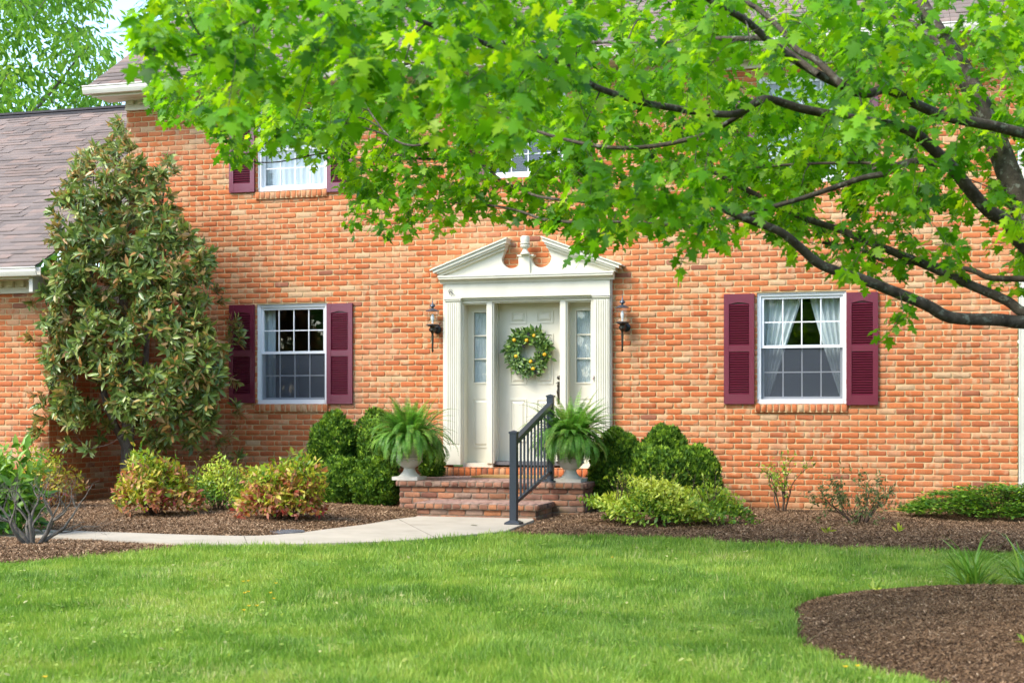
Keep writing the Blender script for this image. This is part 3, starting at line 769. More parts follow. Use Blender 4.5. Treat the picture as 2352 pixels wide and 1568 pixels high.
# wing
WG = UZ(40, 635, -RET-0.42)
gutter(-15.6, XL+0.16, -RET-0.50, WG)
cornice(-15.5, XL, -RET, WZ-0.002, WG+0.0, -RET-0.38, WG-0.01, right_end=False)
we = MB(); we.box(XL-0.02, XL+0.03, -RET-0.37, -0.06, WZ-0.02, WG+0.02); we.build('end_board', M['gutter'], house)
wr, PW, LW = shingle_roof('wing_roof', -15.6, XL+0.12, -RET-0.44, WG+0.115, math.radians(27.7), 51, 0.139)
cap = MB(); cap.beam(PW(-15.6, LW, 0.02), PW(XL+0.0, LW, 0.02), 0.25, 0.035); cap.beam(PW(-15.6, LW-0.11, 0.016), PW(XL, LW-0.11, 0.016), 0.06, 0.04)
cap.build('ridge_cap', plain('ridge_vent', (0.03, 0.03, 0.035), (0.05, 0.045, 0.05), 20, 0.8), wr)
# white downspout at the right corner
ds = MB(); dx = UX(2340, -0.06)
for k in range(4): ds.box(dx+0.018*k+0.0005, dx+0.018*(k+1)-0.0005, -0.075+0.006*(k % 2), -0.012, 0.20, GZ-0.05)
ds.box(dx+0.001, dx+0.071, -0.070, -0.012, 0.2, GZ-0.05)
ds.box(dx-0.006, dx+0.078, -0.078, -0.010, 0.335, 0.35); ds.box(dx-0.006, dx+0.078, -0.076, -0.009, 2.4, 2.425)
ds.box(dx+0.002, dx+0.074, -0.09, -0.02, -0.05, 0.2)
ds.build('downspout', M['gutter'], house)

# ---- entrance
ent = MB()
YB, YP = -0.075, -0.105                        # backing boards, pilaster faces
zfl = 0.50                                     # door sill level
px0, px1 = UX(1017.7, YB), UX(1404, YB)        # outer edges of the backing
po = [(UX(1022.5, YP), UX(1057.5, YP)), (UX(1362.8, YP), UX(1399.8, YP))]
zcap = UZ(1038, 690, YP); zfr0 = UZ(1038, 684, YP); zfr1 = UZ(1038, 651, YP); zc0, zc1 = UZ(1038, 651.5, -0.12), UZ(1038, 632.5, -0.19)
ent.box(px0, po[0][1]+0.005, YB, -0.001, zfl-0.02, zfr1); ent.box(po[1][0]-0.005, px1, YB, -0.001, zfl-0.02, zfr1)   # backing each side
ent.box(po[0][1]+0.005, po[1][0]-0.005, YB, 0.24, UZ(1038, 690, YB), zfr1)                                              # header
surround = ent.build('door_surround', M['cream'], house)
for a, b in po:
    p = MB(); zp = UZ((1040), 1024, YP)
    p.box(a-0.004, b+0.004, YP-0.012, YB-0.001, zfl-0.02, zp)                  # plinth block
    p.box(a, b, YP, YB-0.0012, zp, zfr0-0.001)
    n = 6; w = (b-a-0.03)/n
    for k in range(n): p.box(a+0.015+k*w+0.004, a+0.015+(k+1)*w-0.004, YP-0.009, YP+0.001, zp+0.025, zcap-0.03)
    p.box(a-0.008, b+0.008, YP-0.02, YB-0.0014, zcap-0.008, zcap+0.008); p.box(a-0.014, b+0.014, YP-0.028, YB-0.0016, zcap+0.012, zcap+0.026)
    p.build('pilaster', M['cream'], surround, bevel=0.002)
fz = MB()
fa, fb = po[0][0]-0.004, po[1][1]+0.004
fz.box(fa, fb, YP-0.004, YB-0.0018, zcap+0.027, zfr1); fz.build('frieze_board', M['cream'], surround)
co = MB(); h = zc1-zc0
co.extrude_x([(YB-0.002, zc0), (YP-0.018, zc0), (YP-0.022, zc0+h*0.18), (YP-0.035, zc0+h*0.26), (YP-0.05, zc0+h*0.44), (YP-0.085, zc0+h*0.52), (YP-0.085, zc0+h*0.98), (YB-0.002, zc0+h*0.98)], fa-0.055, fb+0.055)
co.extrude_x([(YP-0.0851, zc0+h*0.78), (YP-0.094, zc0+h*0.78), (YP-0.094, zc1), (YB-0.002, zc1), (YB-0.002, zc0+h*0.985), (YP-0.0851, zc0+h*0.985)], fa-0.065, fb+0.065)
co.build('cornice_moulding', M['cream'], surround)
# broken pediment
YT = YB-0.012
cx = UX(1209, YT); zb = zc1+0.001
def PV(cx4, cy4, y=YT): return U((1000+cx4/3.485)/1.0629, (550+cy4/3.485)/1.0629, y)
tl = PV(270, 432); ul = PV(812, 205)
k_sl = (ul[1]-tl[1])/(ul[0]-tl[0])
hw = cx - tl[0]                                # half width of the tympanum
nx = cx - ul[0]                                # from the axis to the neck of the scroll
zn = zb + k_sl*(hw-nx)
ped = PV(945, 265); phw = 0.088; zpd = PV(990, 264)[1]
ccx = (nx+phw)/2*1.0+0.008; crx = (nx-phw)/2+0.035; ccz = PV(870, 280)[1]; crz = ccz - PV(870, 366)[1]
def half(sg):
    pts = [(cx-sg*hw, zb), (cx-sg*nx, zn)]
    arc = []
    for i in range(13):
        a = PI*(1.0) + PI*i/12
        arc.append((cx-sg*(ccx+crx*math.cos(a+PI)*1.0), ccz+crz*math.sin(a)))
    return pts, arc
pl, al = half(1); pr, ar = half(-1)
# left: rake top -> around circle -> pedestal top -> right circle -> right rake
poly = [pl[0]] + [(cx+hw, zb)] + [pr[1]] + ar + [(cx+phw, zpd-0.001), (cx-phw, zpd-0.001)] + al[::-1] + [pl[1]]
tp = MB(); tp.prism(poly, YT, -0.002)
tp.box(cx-phw-0.004, cx+phw*0.55, YT-0.028, YT+0.001, zb, zpd); tp.box(cx-phw-0.016, cx+phw+0.012, YT-0.04, -0.003, zpd, zpd+0.018)
pd = tp.build('pediment', M['cream'], surround)
for sg in (1, -1):
    r = MB()
    def quad(za, zb_, yf, ext0, ext1, y1=-0.003):
        """strip along the rake between offsets za..zb_ above the tympanum edge"""
        xa, xb = hw+ext0, nx-ext1
        p = [(cx-sg*xa, zb+k_sl*(hw-xa)+za), (cx-sg*xb, zb+k_sl*(hw-xb)+za), (cx-sg*xb, zb+k_sl*(hw-xb)+zb_), (cx-sg*xa, zb+k_sl*(hw-xa)+zb_)]
        r.prism(p if sg == 1 else p[::-1], yf, y1)
    quad(0.0, 0.034, YT-0.045, 0.02, 0.01)
    quad(0.0345, 0.058, YT-0.085, 0.03, 0.02)
    quad(0.0585, 0.100, YT-0.105, 0.075, 0.045)
    quad(0.1005, 0.118, YT-0.125, 0.11, 0.055)
    r.build('rake_moulding', M['cream'], pd)
fn = MB()
fh = PV(990, 93)[1]-zpd-0.018
fn.lathe([(0.058, 0.0), (0.058, 0.05*fh), (0.048, 0.10*fh), (0.030, 0.22*fh), (0.026, 0.30*fh), (0.045, 0.34*fh), (0.060, 0.42*fh), (0.060, 0.50*fh), (0.045, 0.53*fh), (0.062, 0.555*fh), (0.064, 0.60*fh), (0.052, 0.62*fh), (0.056, 0.68*fh), (0.058, 0.82*fh), (0.055, 0.94*fh), (0.040, 0.985*fh), (0.012, 1.0*fh)], cx, YT-0.055, zpd+0.018, 24)
fn.build('finial', M['cream'], pd, smooth=True)

# recess: posts, linings, head, sill
YD, YS = 0.215, 0.165
xa0, xa1 = UX(1061.8, -0.02), UX(1119, -0.02); xb0, xb1 = UX(1131.3, -0.02), UX(1287.7, -0.02); xc0, xc1 = UX(1300, -0.02), UX(1358.5, -0.02)
zh = UZ(1090, 696, -0.02)                      # underside of the casing head
zhd = UZ(1209, 691.5, -0.02)
fr = MB()
e0, e1 = po[0][1]+0.0055, po[1][0]-0.0055
fr.box(e0, xa0, -0.050, 0.26, zfl, zh+0.03)                                     # outer casings and jambs
fr.box(xc1, e1, -0.050, 0.26, zfl, zh+0.03)
fr.box(xa1, xb0, -0.040, 0.26, zfl, zh+0.03); fr.box(xb1, xc0, -0.040, 0.26, zfl, zh+0.03)   # posts
fr.box(xa0, xa1, -0.046, 0.26, zh, zh+0.03); fr.box(xc0, xc1, -0.046, 0.26, zh, zh+0.03); fr.box(xb0, xb1, -0.046, 0.26, zhd, zh+0.03)
for a, b, hd in ((xa0, xa1, zh), (xb0, xb1, zhd), (xc0, xc1, zh)):             # stop mouldings
    fr.box(a, a+0.018, -0.02, 0.02, zfl, hd); fr.box(b-0.010, b, -0.02, 0.02, zfl, hd); fr.box(a+0.018, b-0.010, -0.02, 0.02, hd-0.016, hd)
fr.box(e0, e1, 0.262, 0.30, zfl-0.1, zh+0.05)                                  # back
fr.build('door_frame', M['cream'], surround)
th = MB(); th.box(xb0+0.001, xb1-0.001, 0.03, YD+0.02, zfl-0.02, zfl+0.022); th.build('door_sill', M['iron'], surround)
for q0, q1 in ((e0, xb0), (xb1, e1)):
    ts = MB(); ts.box(q0, q1, -0.02, 0.24, zfl-0.05, zfl-0.001); ts.build('side_sill', M['cream'], surround)
brick_object('brick_threshold', [dict(u0=px0-0.0, u1=px1, v0=0.34, v1=0.447, origin=(0, -0.115, 0), au=(1, 0, 0), av=(0, 0, 1), an=(0, -1, 0), course=0.107, bl=0.063, joint=0.011, start=px0, bond=0, proud=0.008),
                                 dict(u0=px0, u1=px1, v0=-0.12, v1=0.1, origin=(0, 0, 0.448), au=(1, 0, 0), av=(0, 1, 0), an=(0, 0, 1), course=0.22, bl=0.063, joint=0.011, start=px0, bond=0, proud=0.003),
                                 dict(u0=px0-0.0, u1=px1, v0=0.30, v1=0.34, origin=(0, -0.09, 0), au=(1, 0, 0), av=(0, 0, 1), an=(0, -1, 0), course=0.04, bl=0.2, joint=0.011, start=px0, bond=0, proud=0.004)],
             surround, [M['brick'], M['old_mortar']])
# door slab with six raised panels
dr = MB(); d0, d1 = xb0-0.004, xb1+0.07
dr.box(d0, d1, YD, YD+0.045, zfl+0.024, zhd+0.05)
def panel(mb, x0, x1, z0, z1, y):
    m = 0.016
    mb.box(x0-m, x0, y-0.010, y-0.0002, z0-m, z1+m); mb.box(x1, x1+m, y-0.010, y-0.0002, z0-m, z1+m)
    mb.box(x0, x1, y-0.010, y-0.0002, z1, z1+m); mb.box(x0, x1, y-0.010, y-0.0002, z0-m, z0)
    mb.frustum(x0+0.012, x1-0.012, z0+0.012, z1-0.012, y-0.0002, y-0.013, 0.026)
def DV(cx4, cy4): return U((1000+cx4/3.485)/1.0629, (550+cy4/3.485)/1.0629, YD)
ax0, ax1 = DV(855, 0)[0], DV(995, 0)[0]; bx0, bx1 = DV(1080, 0)[0], DV(1222, 0)[0]
zz = [(DV(0+920, 835)[1], DV(920, 725)[1]), (DV(920, 1350)[1], DV(920, 925)[1]), (zfl+0.26, DV(920, 1478)[1])]
for (x0, x1) in ((ax0, ax1), (bx0, bx1)):
    for z0, z1 in zz: panel(dr, x0+0.014, x1-0.014, z0+0.014, z1-0.014, YD)
door = dr.build('front_door', M['door'], house)
hd = MB(); hx = UX(1283.2, YD-0.03)
zt, zb_ = UZ(1283, 863, YD), UZ(1283, 918, YD)
hd.ball((hx, YD-0.012, zt-0.02), 0.026, sc=(1, 0.5, 1))
hd.tube([(hx, YD-0.005, zt-0.10), (hx-0.004, YD-0.055, zt-0.12), (hx-0.006, YD-0.065, zt-0.19), (hx, YD-0.05, zt-0.25), (hx, YD-0.006, zt-0.28)], [0.010, 0.011, 0.013, 0.011, 0.010], 8)
hd.box(hx-0.022, hx+0.022, YD-0.008, YD-0.0005, zt-0.34, zt-0.07); hd.box(hx-0.03, hx+0.005, YD-0.06, YD-0.05, zt-0.095, zt-0.087)
hd.build('door_handle', M['bronze'], door, smooth=True)
# sidelights
for (x0, x1, gx0, gx1) in ((xa0, xa1+0.05, 548, 672), (xc0, xc1+0.05, 1420, 1548)):
    s = MB(); y = YS
    def SV(cx4, cy4): return U((1000+cx4/3.485)/1.0629, (550+cy4/3.485)/1.0629, y)
    g0, g1 = SV(gx0, 0)[0], SV(gx1, 0)[0]; zt = SV(gx0, 742 if gx0 < 1000 else 726)[1]; zb_ = SV(gx0, 1334)[1]
    s.box(x0-0.02, g0, y, y+0.045, zfl, zh+0.02); s.box(g1, x1+0.03, y, y+0.045, zfl, zh+0.02)
    s.box(g0, g1, y, y+0.045, zt, zh+0.02); s.box(g0, g1, y, y+0.045, zfl, zb_)
    m = 0.020
    s.box(g0-m, g0, y-0.012, y+0.01, zb_-m, zt+m); s.box(g1, g1+m, y-0.012, y+0.01, zb_-m, zt+m); s.box(g0, g1, y-0.012, y+0.01, zt, zt+m); s.box(g0, g1, y-0.012, y+0.01, zb_-m, zb_)
    for k in (1, 2):
        z = zb_+(zt-zb_)*k/3; s.box(g0, g1, y+0.004, y+0.016, z-0.008, z+0.008)
    panel(s, g0-0.006, g1+0.006, zfl+0.20, SV(gx0, 1478)[1], y)
    so = s.build('sidelight', M['door'], house)
    g = MB(); g.box(g0, g1, y+0.018, y+0.022, zb_, zt); g.build('pane', M['glass'], so)
    nu = 60; V = []; Q = []
    for z in (zb_-0.02, zt+0.02):
        for k in range(nu+1): V.append((g0-0.01+(g1-g0+0.02)*k/nu, y+0.036+0.009*math.sin(k*1.55+0.5*math.sin(k*0.7)), z))
    Q = [(k, k+1, nu+2+k, nu+1+k) for k in range(nu)]
    np_mesh('curtain', np.array(V), [np.array(Q)], M['curtain'], so, np.full((len(V), 3), .5), smooth=True)

# ------------------------------------------------------------------ brick steps
LX0, LX1, LY, LZ = -5.83, -3.64, -1.5, 0.345
SX0, SX1, SY, SZ = -5.36, -4.02, -2.13, 0.14
steps = thing('brick_steps', 'weathered brick landing with one lower step before the cream front door', 'steps', ((LX0+LX1)/2, -0.9, 0))
MM = [M['old_brick'], M['old_mortar']]
def slab(name, x0, x1, y0, y1, zb, zt, parent):
    cap = 0.058; ov = 0.032
    P = []
    for (u0, u1, org, au, an) in ((x0, x1, (0, y0, 0), (1, 0, 0), (0, -1, 0)), (y0, y1, (x1, 0, 0), (0, 1, 0), (1, 0, 0)), (y0, y1, (x0, 0, 0), (0, 1, 0), (-1, 0, 0))):
        P.append(dict(u0=u0, u1=u1, v0=zb, v1=zt-cap, origin=org, au=au, av=(0, 0, 1), an=an, course=0.066, vbase=zt-cap-0.066*6, start=u0+0.05, rough=1.25))
        o2 = tuple(np.array(org) + np.array(an)*ov)
        e0, e1 = (u0-ov, u1+ov) if an[1] else (u0-ov+0.001, u1)
        P.append(dict(u0=e0, u1=e1, v0=zt-cap, v1=zt-0.001, origin=o2, au=au, av=(0, 0, 1), an=an, course=cap, bl=0.09, joint=0.012, start=u0, bond=0, rough=1.25))
        # underside of the nosing
        P.append(dict(u0=e0, u1=e1, v0=0, v1=ov, origin=tuple(np.array(org)+np.array((0, 0, zt-cap))), au=au, av=an, an=(0, 0, -1), course=ov, bl=0.09, joint=0.012, start=u0, bond=0, proud=0.001))
    P.append(dict(u0=x0-ov, u1=x1+ov, v0=y0-ov, v1=y0+0.19, origin=(0, 0, zt), au=(1, 0, 0), av=(0, 1, 0), an=(0, 0, 1), course=0.21, bl=0.09, joint=0.012, start=x0, bond=0, proud=0.004, rough=1.2))
    P.append(dict(u0=x0-ov, u1=x1+ov, v0=y0+0.19, v1=y1, origin=(0, 0, zt), au=(1, 0, 0), av=(0, 1, 0), an=(0, 0, 1), course=0.1, bl=0.2, joint=0.012, start=x0, proud=0.004, rough=1.2))
    body = brick_object(name, [q for q in P if q['an'] != (0, 0, 1)], parent, MM)
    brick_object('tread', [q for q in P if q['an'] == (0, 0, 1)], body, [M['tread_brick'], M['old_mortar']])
    return body
slab('landing', LX0+0.02, LX1-0.02, LY+0.02, -0.13, -0.12, LZ, steps)
slab('step', SX0, SX1, SY, LY+0.018, -0.12, SZ, steps)

# ------------------------------------------------------------------ railing
p0 = np.array([*G(1180.2, 1203, 0.0), 0.0]); p1y = -1.36
p1 = np.array([p0[0]-0.035, p1y, LZ+0.004])
rail = thing('stair_railing', 'dark blue-grey metal stair railing with two posts and thin balusters on brick steps', 'railing', tuple(p0))
PW_ = 0.074
for p, zt in ((p0, UZ(1180, 990, p0[1])), (p1, UZ(1255, 907, p1[1]))):
    b = MB(); b.box(p[0]-PW_/2, p[0]+PW_/2, p[1]-PW_/2, p[1]+PW_/2, p[2]+0.012, zt-0.02)
    post = b.build('post', M['rail'], rail, bevel=0.004)
    b = MB(); q = PW_/2+0.006
    b.box(p[0]-q, p[0]+q, p[1]-q, p[1]+q, zt-0.022, zt-0.006)
    b.add([(p[0]-q, p[1]-q, zt-0.006), (p[0]+q, p[1]-q, zt-0.006), (p[0]+q, p[1]+q, zt-0.006), (p[0]-q, p[1]+q, zt-0.006), (p[0], p[1], zt+0.012)], [(0, 1, 4), (1, 2, 4), (2, 3, 4), (3, 0, 4)])
    b.build('post_cap', M['rail'], post)
    b = MB(); q = PW_/2
    z = p[2]
    b.box(p[0]-q-0.042, p[0]+q+0.042, p[1]-q-0.042, p[1]+q+0.042, z, z+0.018)
    b.add([(p[0]-q-0.042, p[1]-q-0.042, z+0.018), (p[0]+q+0.042, p[1]-q-0.042, z+0.018), (p[0]+q+0.042, p[1]+q+0.042, z+0.018), (p[0]-q-0.042, p[1]+q+0.042, z+0.018),
           (p[0]-q-0.003, p[1]-q-0.003, z+0.04), (p[0]+q+0.003, p[1]-q-0.003, z+0.04), (p[0]+q+0.003, p[1]+q+0.003, z+0.04), (p[0]-q-0.003, p[1]+q+0.003, z+0.04)],
          [(0, 1, 5, 4), (1, 2, 6, 5), (2, 3, 7, 6), (3, 0, 4, 7)])
    b.build('base_plate', M['rail'], post, bevel=0.002)
zt0, zt1 = UZ(1180, 1017, p0[1])+0.02, UZ(1255, 930, p1[1])-0.0
zb0, zb1 = UZ(1180, 1155, p0[1]), UZ(1255, 1083, p1[1])
ya, yb = p0[1]+PW_/2, p1[1]-PW_/2
def zl(a, b, t): return a*(1-t)+b*t
for nm, (za, zb2), w, h in (('top_rail', (zt0, zt1), 0.062, 0.045), ('bottom_rail', (zb0, zb1), 0.036, 0.036)):
    b = MB(); b.beam((p0[0], ya+0.001, za), (p1[0], yb-0.001, zb2), w, h)
    if nm == 'top_rail': b.beam((p0[0], ya+0.001, za-0.035), (p1[0], yb-0.001, zb2-0.035), 0.036, 0.026)
    b.build(nm, M['rail'], rail, bevel=0.004)
nb = 10
for k in range(nb):
    t = (k+0.6)/(nb+0.2); y = ya+(yb-ya)*t; x = p0[0]+(p1[0]-p0[0])*t
    b = MB(); r = 0.0095; b.box(x-r, x+r, y-r, y+r, zl(zb0, zb1, t)+0.012, zl(zt0, zt1, t)-0.045); b.build('baluster', M['rail'], rail)

# ------------------------------------------------------------------ urns, lanterns, small things by the door
def urn(x, y, z, label):
    t = thing('planter_urn', label, 'urn', (x, y, z), 'pale stone urns on the landing')
    b = MB(); b.box(x-0.155, x+0.155, y-0.155, y+0.155, z, z+0.038); b.frustum
    b.lathe([(0.135, 0.0), (0.105, 0.02), (0.075, 0.055), (0.062, 0.085), (0.066, 0.098)], x, y, z+0.038, 32)
    b.build('pedestal', M['stone'], t, smooth=True)
    b = MB()
    b.lathe([(0.066, 0.0), (0.10, 0.02), (0.135, 0.055), (0.147, 0.09), (0.143, 0.10), (0.152, 0.108), (0.152, 0.122), (0.138, 0.128), (0.140, 0.20), (0.158, 0.26), (0.176, 0.282), (0.190, 0.290), (0.190, 0.306), (0.168, 0.306), (0.150, 0.25), (0.05, 0.24)], x, y, z+0.137, 40)
    for k in range(16):                                        # reeded neck
        a = 2*PI*k/16; b.tube([(x+0.141*math.cos(a), y+0.141*math.sin(a), z+0.268), (x+0.147*math.cos(a+0.1), y+0.147*math.sin(a+0.1), z+0.33), (x+0.162*math.cos(a), y+0.162*math.sin(a), z+0.40)], [0.010, 0.012, 0.008], 5)
    for k in range(4):                                         # scroll ornaments on the bowl
        a = -PI/2 + k*PI/2
        for s in (-1, 1):
            pts = [(x+0.148*math.cos(a+s*0.10*i)*1.0, y+0.148*math.sin(a+s*0.10*i), z+0.215+0.012*math.sin(i*1.6)) for i in range(5)]
            b.tube(pts, [0.004, 0.006, 0.006, 0.005, 0.003], 5)
    b.build('bowl', M['stone'], t, smooth=True)
    return t
UR = [(*G(949, 1100, LZ+0.004),), (*G(1322, 1104, LZ+0.004),)]
UR = [(UR[0][0], -1.30), (UR[1][0], -1.28)]
urn(UR[0][0], UR[0][1], LZ+0.005, 'pale stone urn left of the front door beside the round clipped shrubs')
urn(UR[1][0], UR[1][1], LZ+0.005, 'pale stone urn right of the stair railing by the front door')

M['lampcap'] = plain('blue_grey_lamp_cap', (0.10, 0.12, 0.145), (0.06, 0.07, 0.085), 25, 0.35, 0, 60, 0.6, metal=0.4)  # mottled blue-grey, lighter than the black cage
def lantern(vx, ytop, ybot, label):
    yc = -0.135
    x = UX(vx, yc); z1, z0 = UZ(vx, ytop, yc), UZ(vx, ybot, yc); H = z1-z0
    t = thing('wall_lantern', label, 'lantern', (x, 0, z0), 'carriage lanterns beside the entrance')
    Z = lambda f: z1 - f*H
    b = MB()
    b.lathe([(0.066, Z(0.499)-z0), (0.060, Z(0.515)-z0), (0.036, Z(0.53)-z0), (0.030, Z(0.555)-z0), (0.044, Z(0.56)-z0), (0.044, Z(0.60)-z0), (0.022, Z(0.635)-z0), (0.013, Z(0.66)-z0), (0.016, Z(0.70)-z0), (0.010, Z(0.95)-z0), (0.015, Z(0.955)-z0), (0.012, Z(0.985)-z0), (0.003, 0)][::-1], x, yc, z0, 16)
    b.build('stem', M['bronze'], t, smooth=True)
    b = MB(); b.lathe([(0.003, Z(0)-z0), (0.005, Z(0.07)-z0), (0.008, Z(0.085)-z0), (0.012, Z(0.105)-z0), (0.032, Z(0.135)-z0), (0.036, Z(0.15)-z0), (0.014, Z(0.175)-z0), (0.012, Z(0.19)-z0), (0.040, Z(0.20)-z0), (0.072, Z(0.228)-z0), (0.084, Z(0.236)-z0), (0.084, Z(0.245)-z0)][::-1], x, yc, z0, 16)
    b.build('cap', M['lampcap'], t, smooth=True)
    b = MB()
    for k in range(8):
        a = 2*PI*k/8+0.2; p = (x+0.076*math.cos(a), yc+0.076*math.sin(a)); b.beam((p[0], p[1], Z(0.50)), (p[0], p[1], Z(0.245)), 0.012, 0.012)
        a2 = a+PI/4; q = (x+0.076*math.cos(a2), yc+0.076*math.sin(a2)); b.beam((p[0], p[1], Z(0.497)), (q[0], q[1], Z(0.497)), 0.013, 0.013)
    b.build('cage', M['black'], t)
    b = MB(); b.lathe([(0.071, Z(0.492)-z0), (0.071, Z(0.25)-z0)], x, yc, z0, 8, a0=0.2); b.build('glass', M['lampglass'], t)
    b = MB(); b.lathe([(0.012, Z(0.47)-z0), (0.013, Z(0.42)-z0), (0.021, Z(0.39)-z0), (0.022, Z(0.35)-z0), (0.013, Z(0.305)-z0), (0.003, Z(0.29)-z0)], x, yc, z0, 14); b.build('bulb', M['bulb'], t, smooth=True)
    b = MB(); b.lathe([(0.052, -0.0), (0.052, 0.0)], x, yc, z0, 4) if False else None
    zc = Z(0.57)
    b.ball((x+0.02, -0.018, zc), 0.055, sc=(1, 0.35, 1)); b.tube([(x+0.02, -0.02, zc), (x+0.012, -0.07, zc-0.035), (x+0.003, -0.115, zc-0.02), (x, yc, zc)], [0.018, 0.017, 0.015, 0.014], 8)
    b.build('bracket', M['black'], t, smooth=True)
lantern(993.5, 684.5, 809, 'black carriage lantern on the brick left of the front door')
lantern(1429.5, 674.5, 807.5, 'black carriage lantern on the brick right of the front door')

mx0, mx1 = G(1113, 1093, LZ)[0], G(1300, 1093, LZ)[0]
b = MB(); b.box(mx0, mx1, -0.66, -0.20, LZ+0.006, LZ+0.024); b.box(mx0+0.03, mx1-0.03, -0.63, -0.23, LZ+0.024, LZ+0.028)
tag(b.build('doormat', M['coir'], None, bevel=0.004, base=((mx0+mx1)/2, -0.4, LZ+0.006)), 'tan coir doormat on the landing before the front door', 'doormat')
b = MB(); bx, bz = U(1363, 867, YP-0.005); b.box(bx-0.008, bx+0.008, YP-0.024, YP-0.0095, bz-0.03, bz+0.03)
db = b.build('doorbell', plain('bell_plate', (0.62, 0.50, 0.46), (0.55, 0.45, 0.42), 10, 0.4), None, bevel=0.003, base=(bx, YP, bz)); tag(db, 'small pinkish doorbell on the right pilaster edge', 'doorbell')
b = MB(); b.ball((bx, YP-0.026, bz-0.008), 0.006); b.build('button', plain('bell_button', (0.45, 0.08, 0.06), (0.4, 0.07, 0.05), 10, 0.4), db, smooth=True)
# small wire hook ornament on the frieze
def EV(zx, zy): p = U((1050+zx/11.2)/1.0629, (640+zy/11.2)/1.0629, YP-0.015); return (p[0], YP-0.016, p[1])
b = MB()
b.tube([EV(545, 895), EV(525, 840), EV(512, 780), EV(530, 755), EV(565, 748), EV(600, 762), EV(606, 790)], [0.003, 0.0045, 0.004, 0.0035, 0.003, 0.003, 0.002], 6)
b.tube([EV(545, 790), EV(575, 800), EV(600, 830), EV(630, 865), EV(672, 895), EV(690, 870)], [0.005, 0.005, 0.0035, 0.003, 0.0025, 0.0015], 6)
b.tube([EV(580, 825), EV(600, 870), EV(588, 910), EV(572, 940)], [0.004, 0.003, 0.003, 0.002], 6); b.tube([EV(672, 895), EV(650, 920), EV(640, 945)], [0.0025, 0.002, 0.0015], 6)
e = EV(560, 800); b.ball((e[0], e[1]-0.002, e[2]), 0.007)
tag(b.build('wire_ornament', M['iron'], None, smooth=True, base=e), 'small dark scrolled wire ornament at the left end of the door frieze', 'ornament')

# ------------------------------------------------------------------ wreath
wx, wz = U(1215.5, 807, YD-0.06); wy = YD-0.055
wr_ = thing('door_wreath', 'green leaf wreath with yellow lemons hanging on the front door', 'wreath', (wx, wy, wz))
parts = []
n = 2600
a = RNG.uniform(0, 2*PI, n); rr = np.clip(0.182+RNG.normal(0, 0.048, n), .112, .3); dep = RNG.normal(0, 0.030, n)
P = np.stack([wx+rr*np.cos(a), wy-0.01-np.abs(dep)*1.1, wz+rr*np.sin(a)], 1)
swirl = a + RNG.normal(0.9, 0.8, n)
D = np.stack([np.cos(swirl), -0.45+RNG.normal(0, 0.35, n), np.sin(swirl)], 1)
parts.append(scatter(P, D, rvec(n)*0.8+np.array((0, -1, 0.3)), RNG.uniform(0.03, 0.07, n), T_SMALL, sx=RNG.uniform(0.6, 1.4, n)))
n = 110
a = RNG.uniform(0, 2*PI, n); rr = np.clip(0.215+RNG.normal(0, 0.04, n), .17, .3); sw = a+RNG.normal(0.3, 0.6, n)
P = np.stack([wx+rr*np.cos(a), wy-0.012-RNG.random(n)*0.03, wz+rr*np.sin(a)], 1); D = np.stack([np.cos(sw), -0.3+RNG.normal(0, .25, n), np.sin(sw)], 1)
C = RNG.random((n, 3)); C[:, 0] = 0.35+0.65*C[:, 0]
parts.append(scatter(P, D, rvec(n)*0.5+np.array((0, -1, 0.2)), RNG.uniform(0.07, 0.12, n), T_LEAF, C, sx=RNG.uniform(0.9, 1.5, n)))
V, FS, C = join(parts); np_mesh('foliage', V, FS, M['wreathleaf'], wr_, C)
ring = MB(); ring.tube([(wx+0.165*math.cos(k*PI/12), wy+0.01, wz+0.165*math.sin(k*PI/12)) for k in range(25)], [0.03]*25, 8); ring.build('ring', M['twig'], wr_, smooth=True)
for lx, ly in ((425, 600), (652, 605), (790, 518), (460, 893), (975, 860), (725, 992), (768, 1122)):
    X, Z = U((1200+lx/7.466)/1.0629, (750+ly/7.466)/1.0629, wy-0.06); b = MB(); b.ball((X, wy-0.086, Z), 0.023, sc=(1.05, 1, 1.0)); b.build('lemon', M['lemon'], wr_, smooth=True)
b = MB()
for lx, ly in ((690, 500), (835, 640), (600, 700), (880, 820), (440, 970), (620, 1110), (800, 1160), (790, 985), (930, 950)):
    X, Z = U((1200+lx/7.466)/1.0629, (750+ly/7.466)/1.0629, wy-0.05)
    b = MB()
    for k in range(10): b.ball((X+random.gauss(0, 0.011), wy-0.078+random.gauss(0, 0.008), Z+random.gauss(0, 0.011)), 0.0075, 8, 5)
    b.build('berry_cluster', M['berry'], wr_, smooth=True)
# ------------------------------------------------------------------ ground, beds, walk
def gp(pts, z=0.0): return [G(x, y, z) for x, y in pts]
g = MB(); g.add([(-90, -70, -0.05), (80, -70, -0.05), (80, 90, -0.05), (-90, 90, -0.05)], [(0, 1, 2, 3)])
tag(g.build('ground', M['lawn'], None), kind='structure')

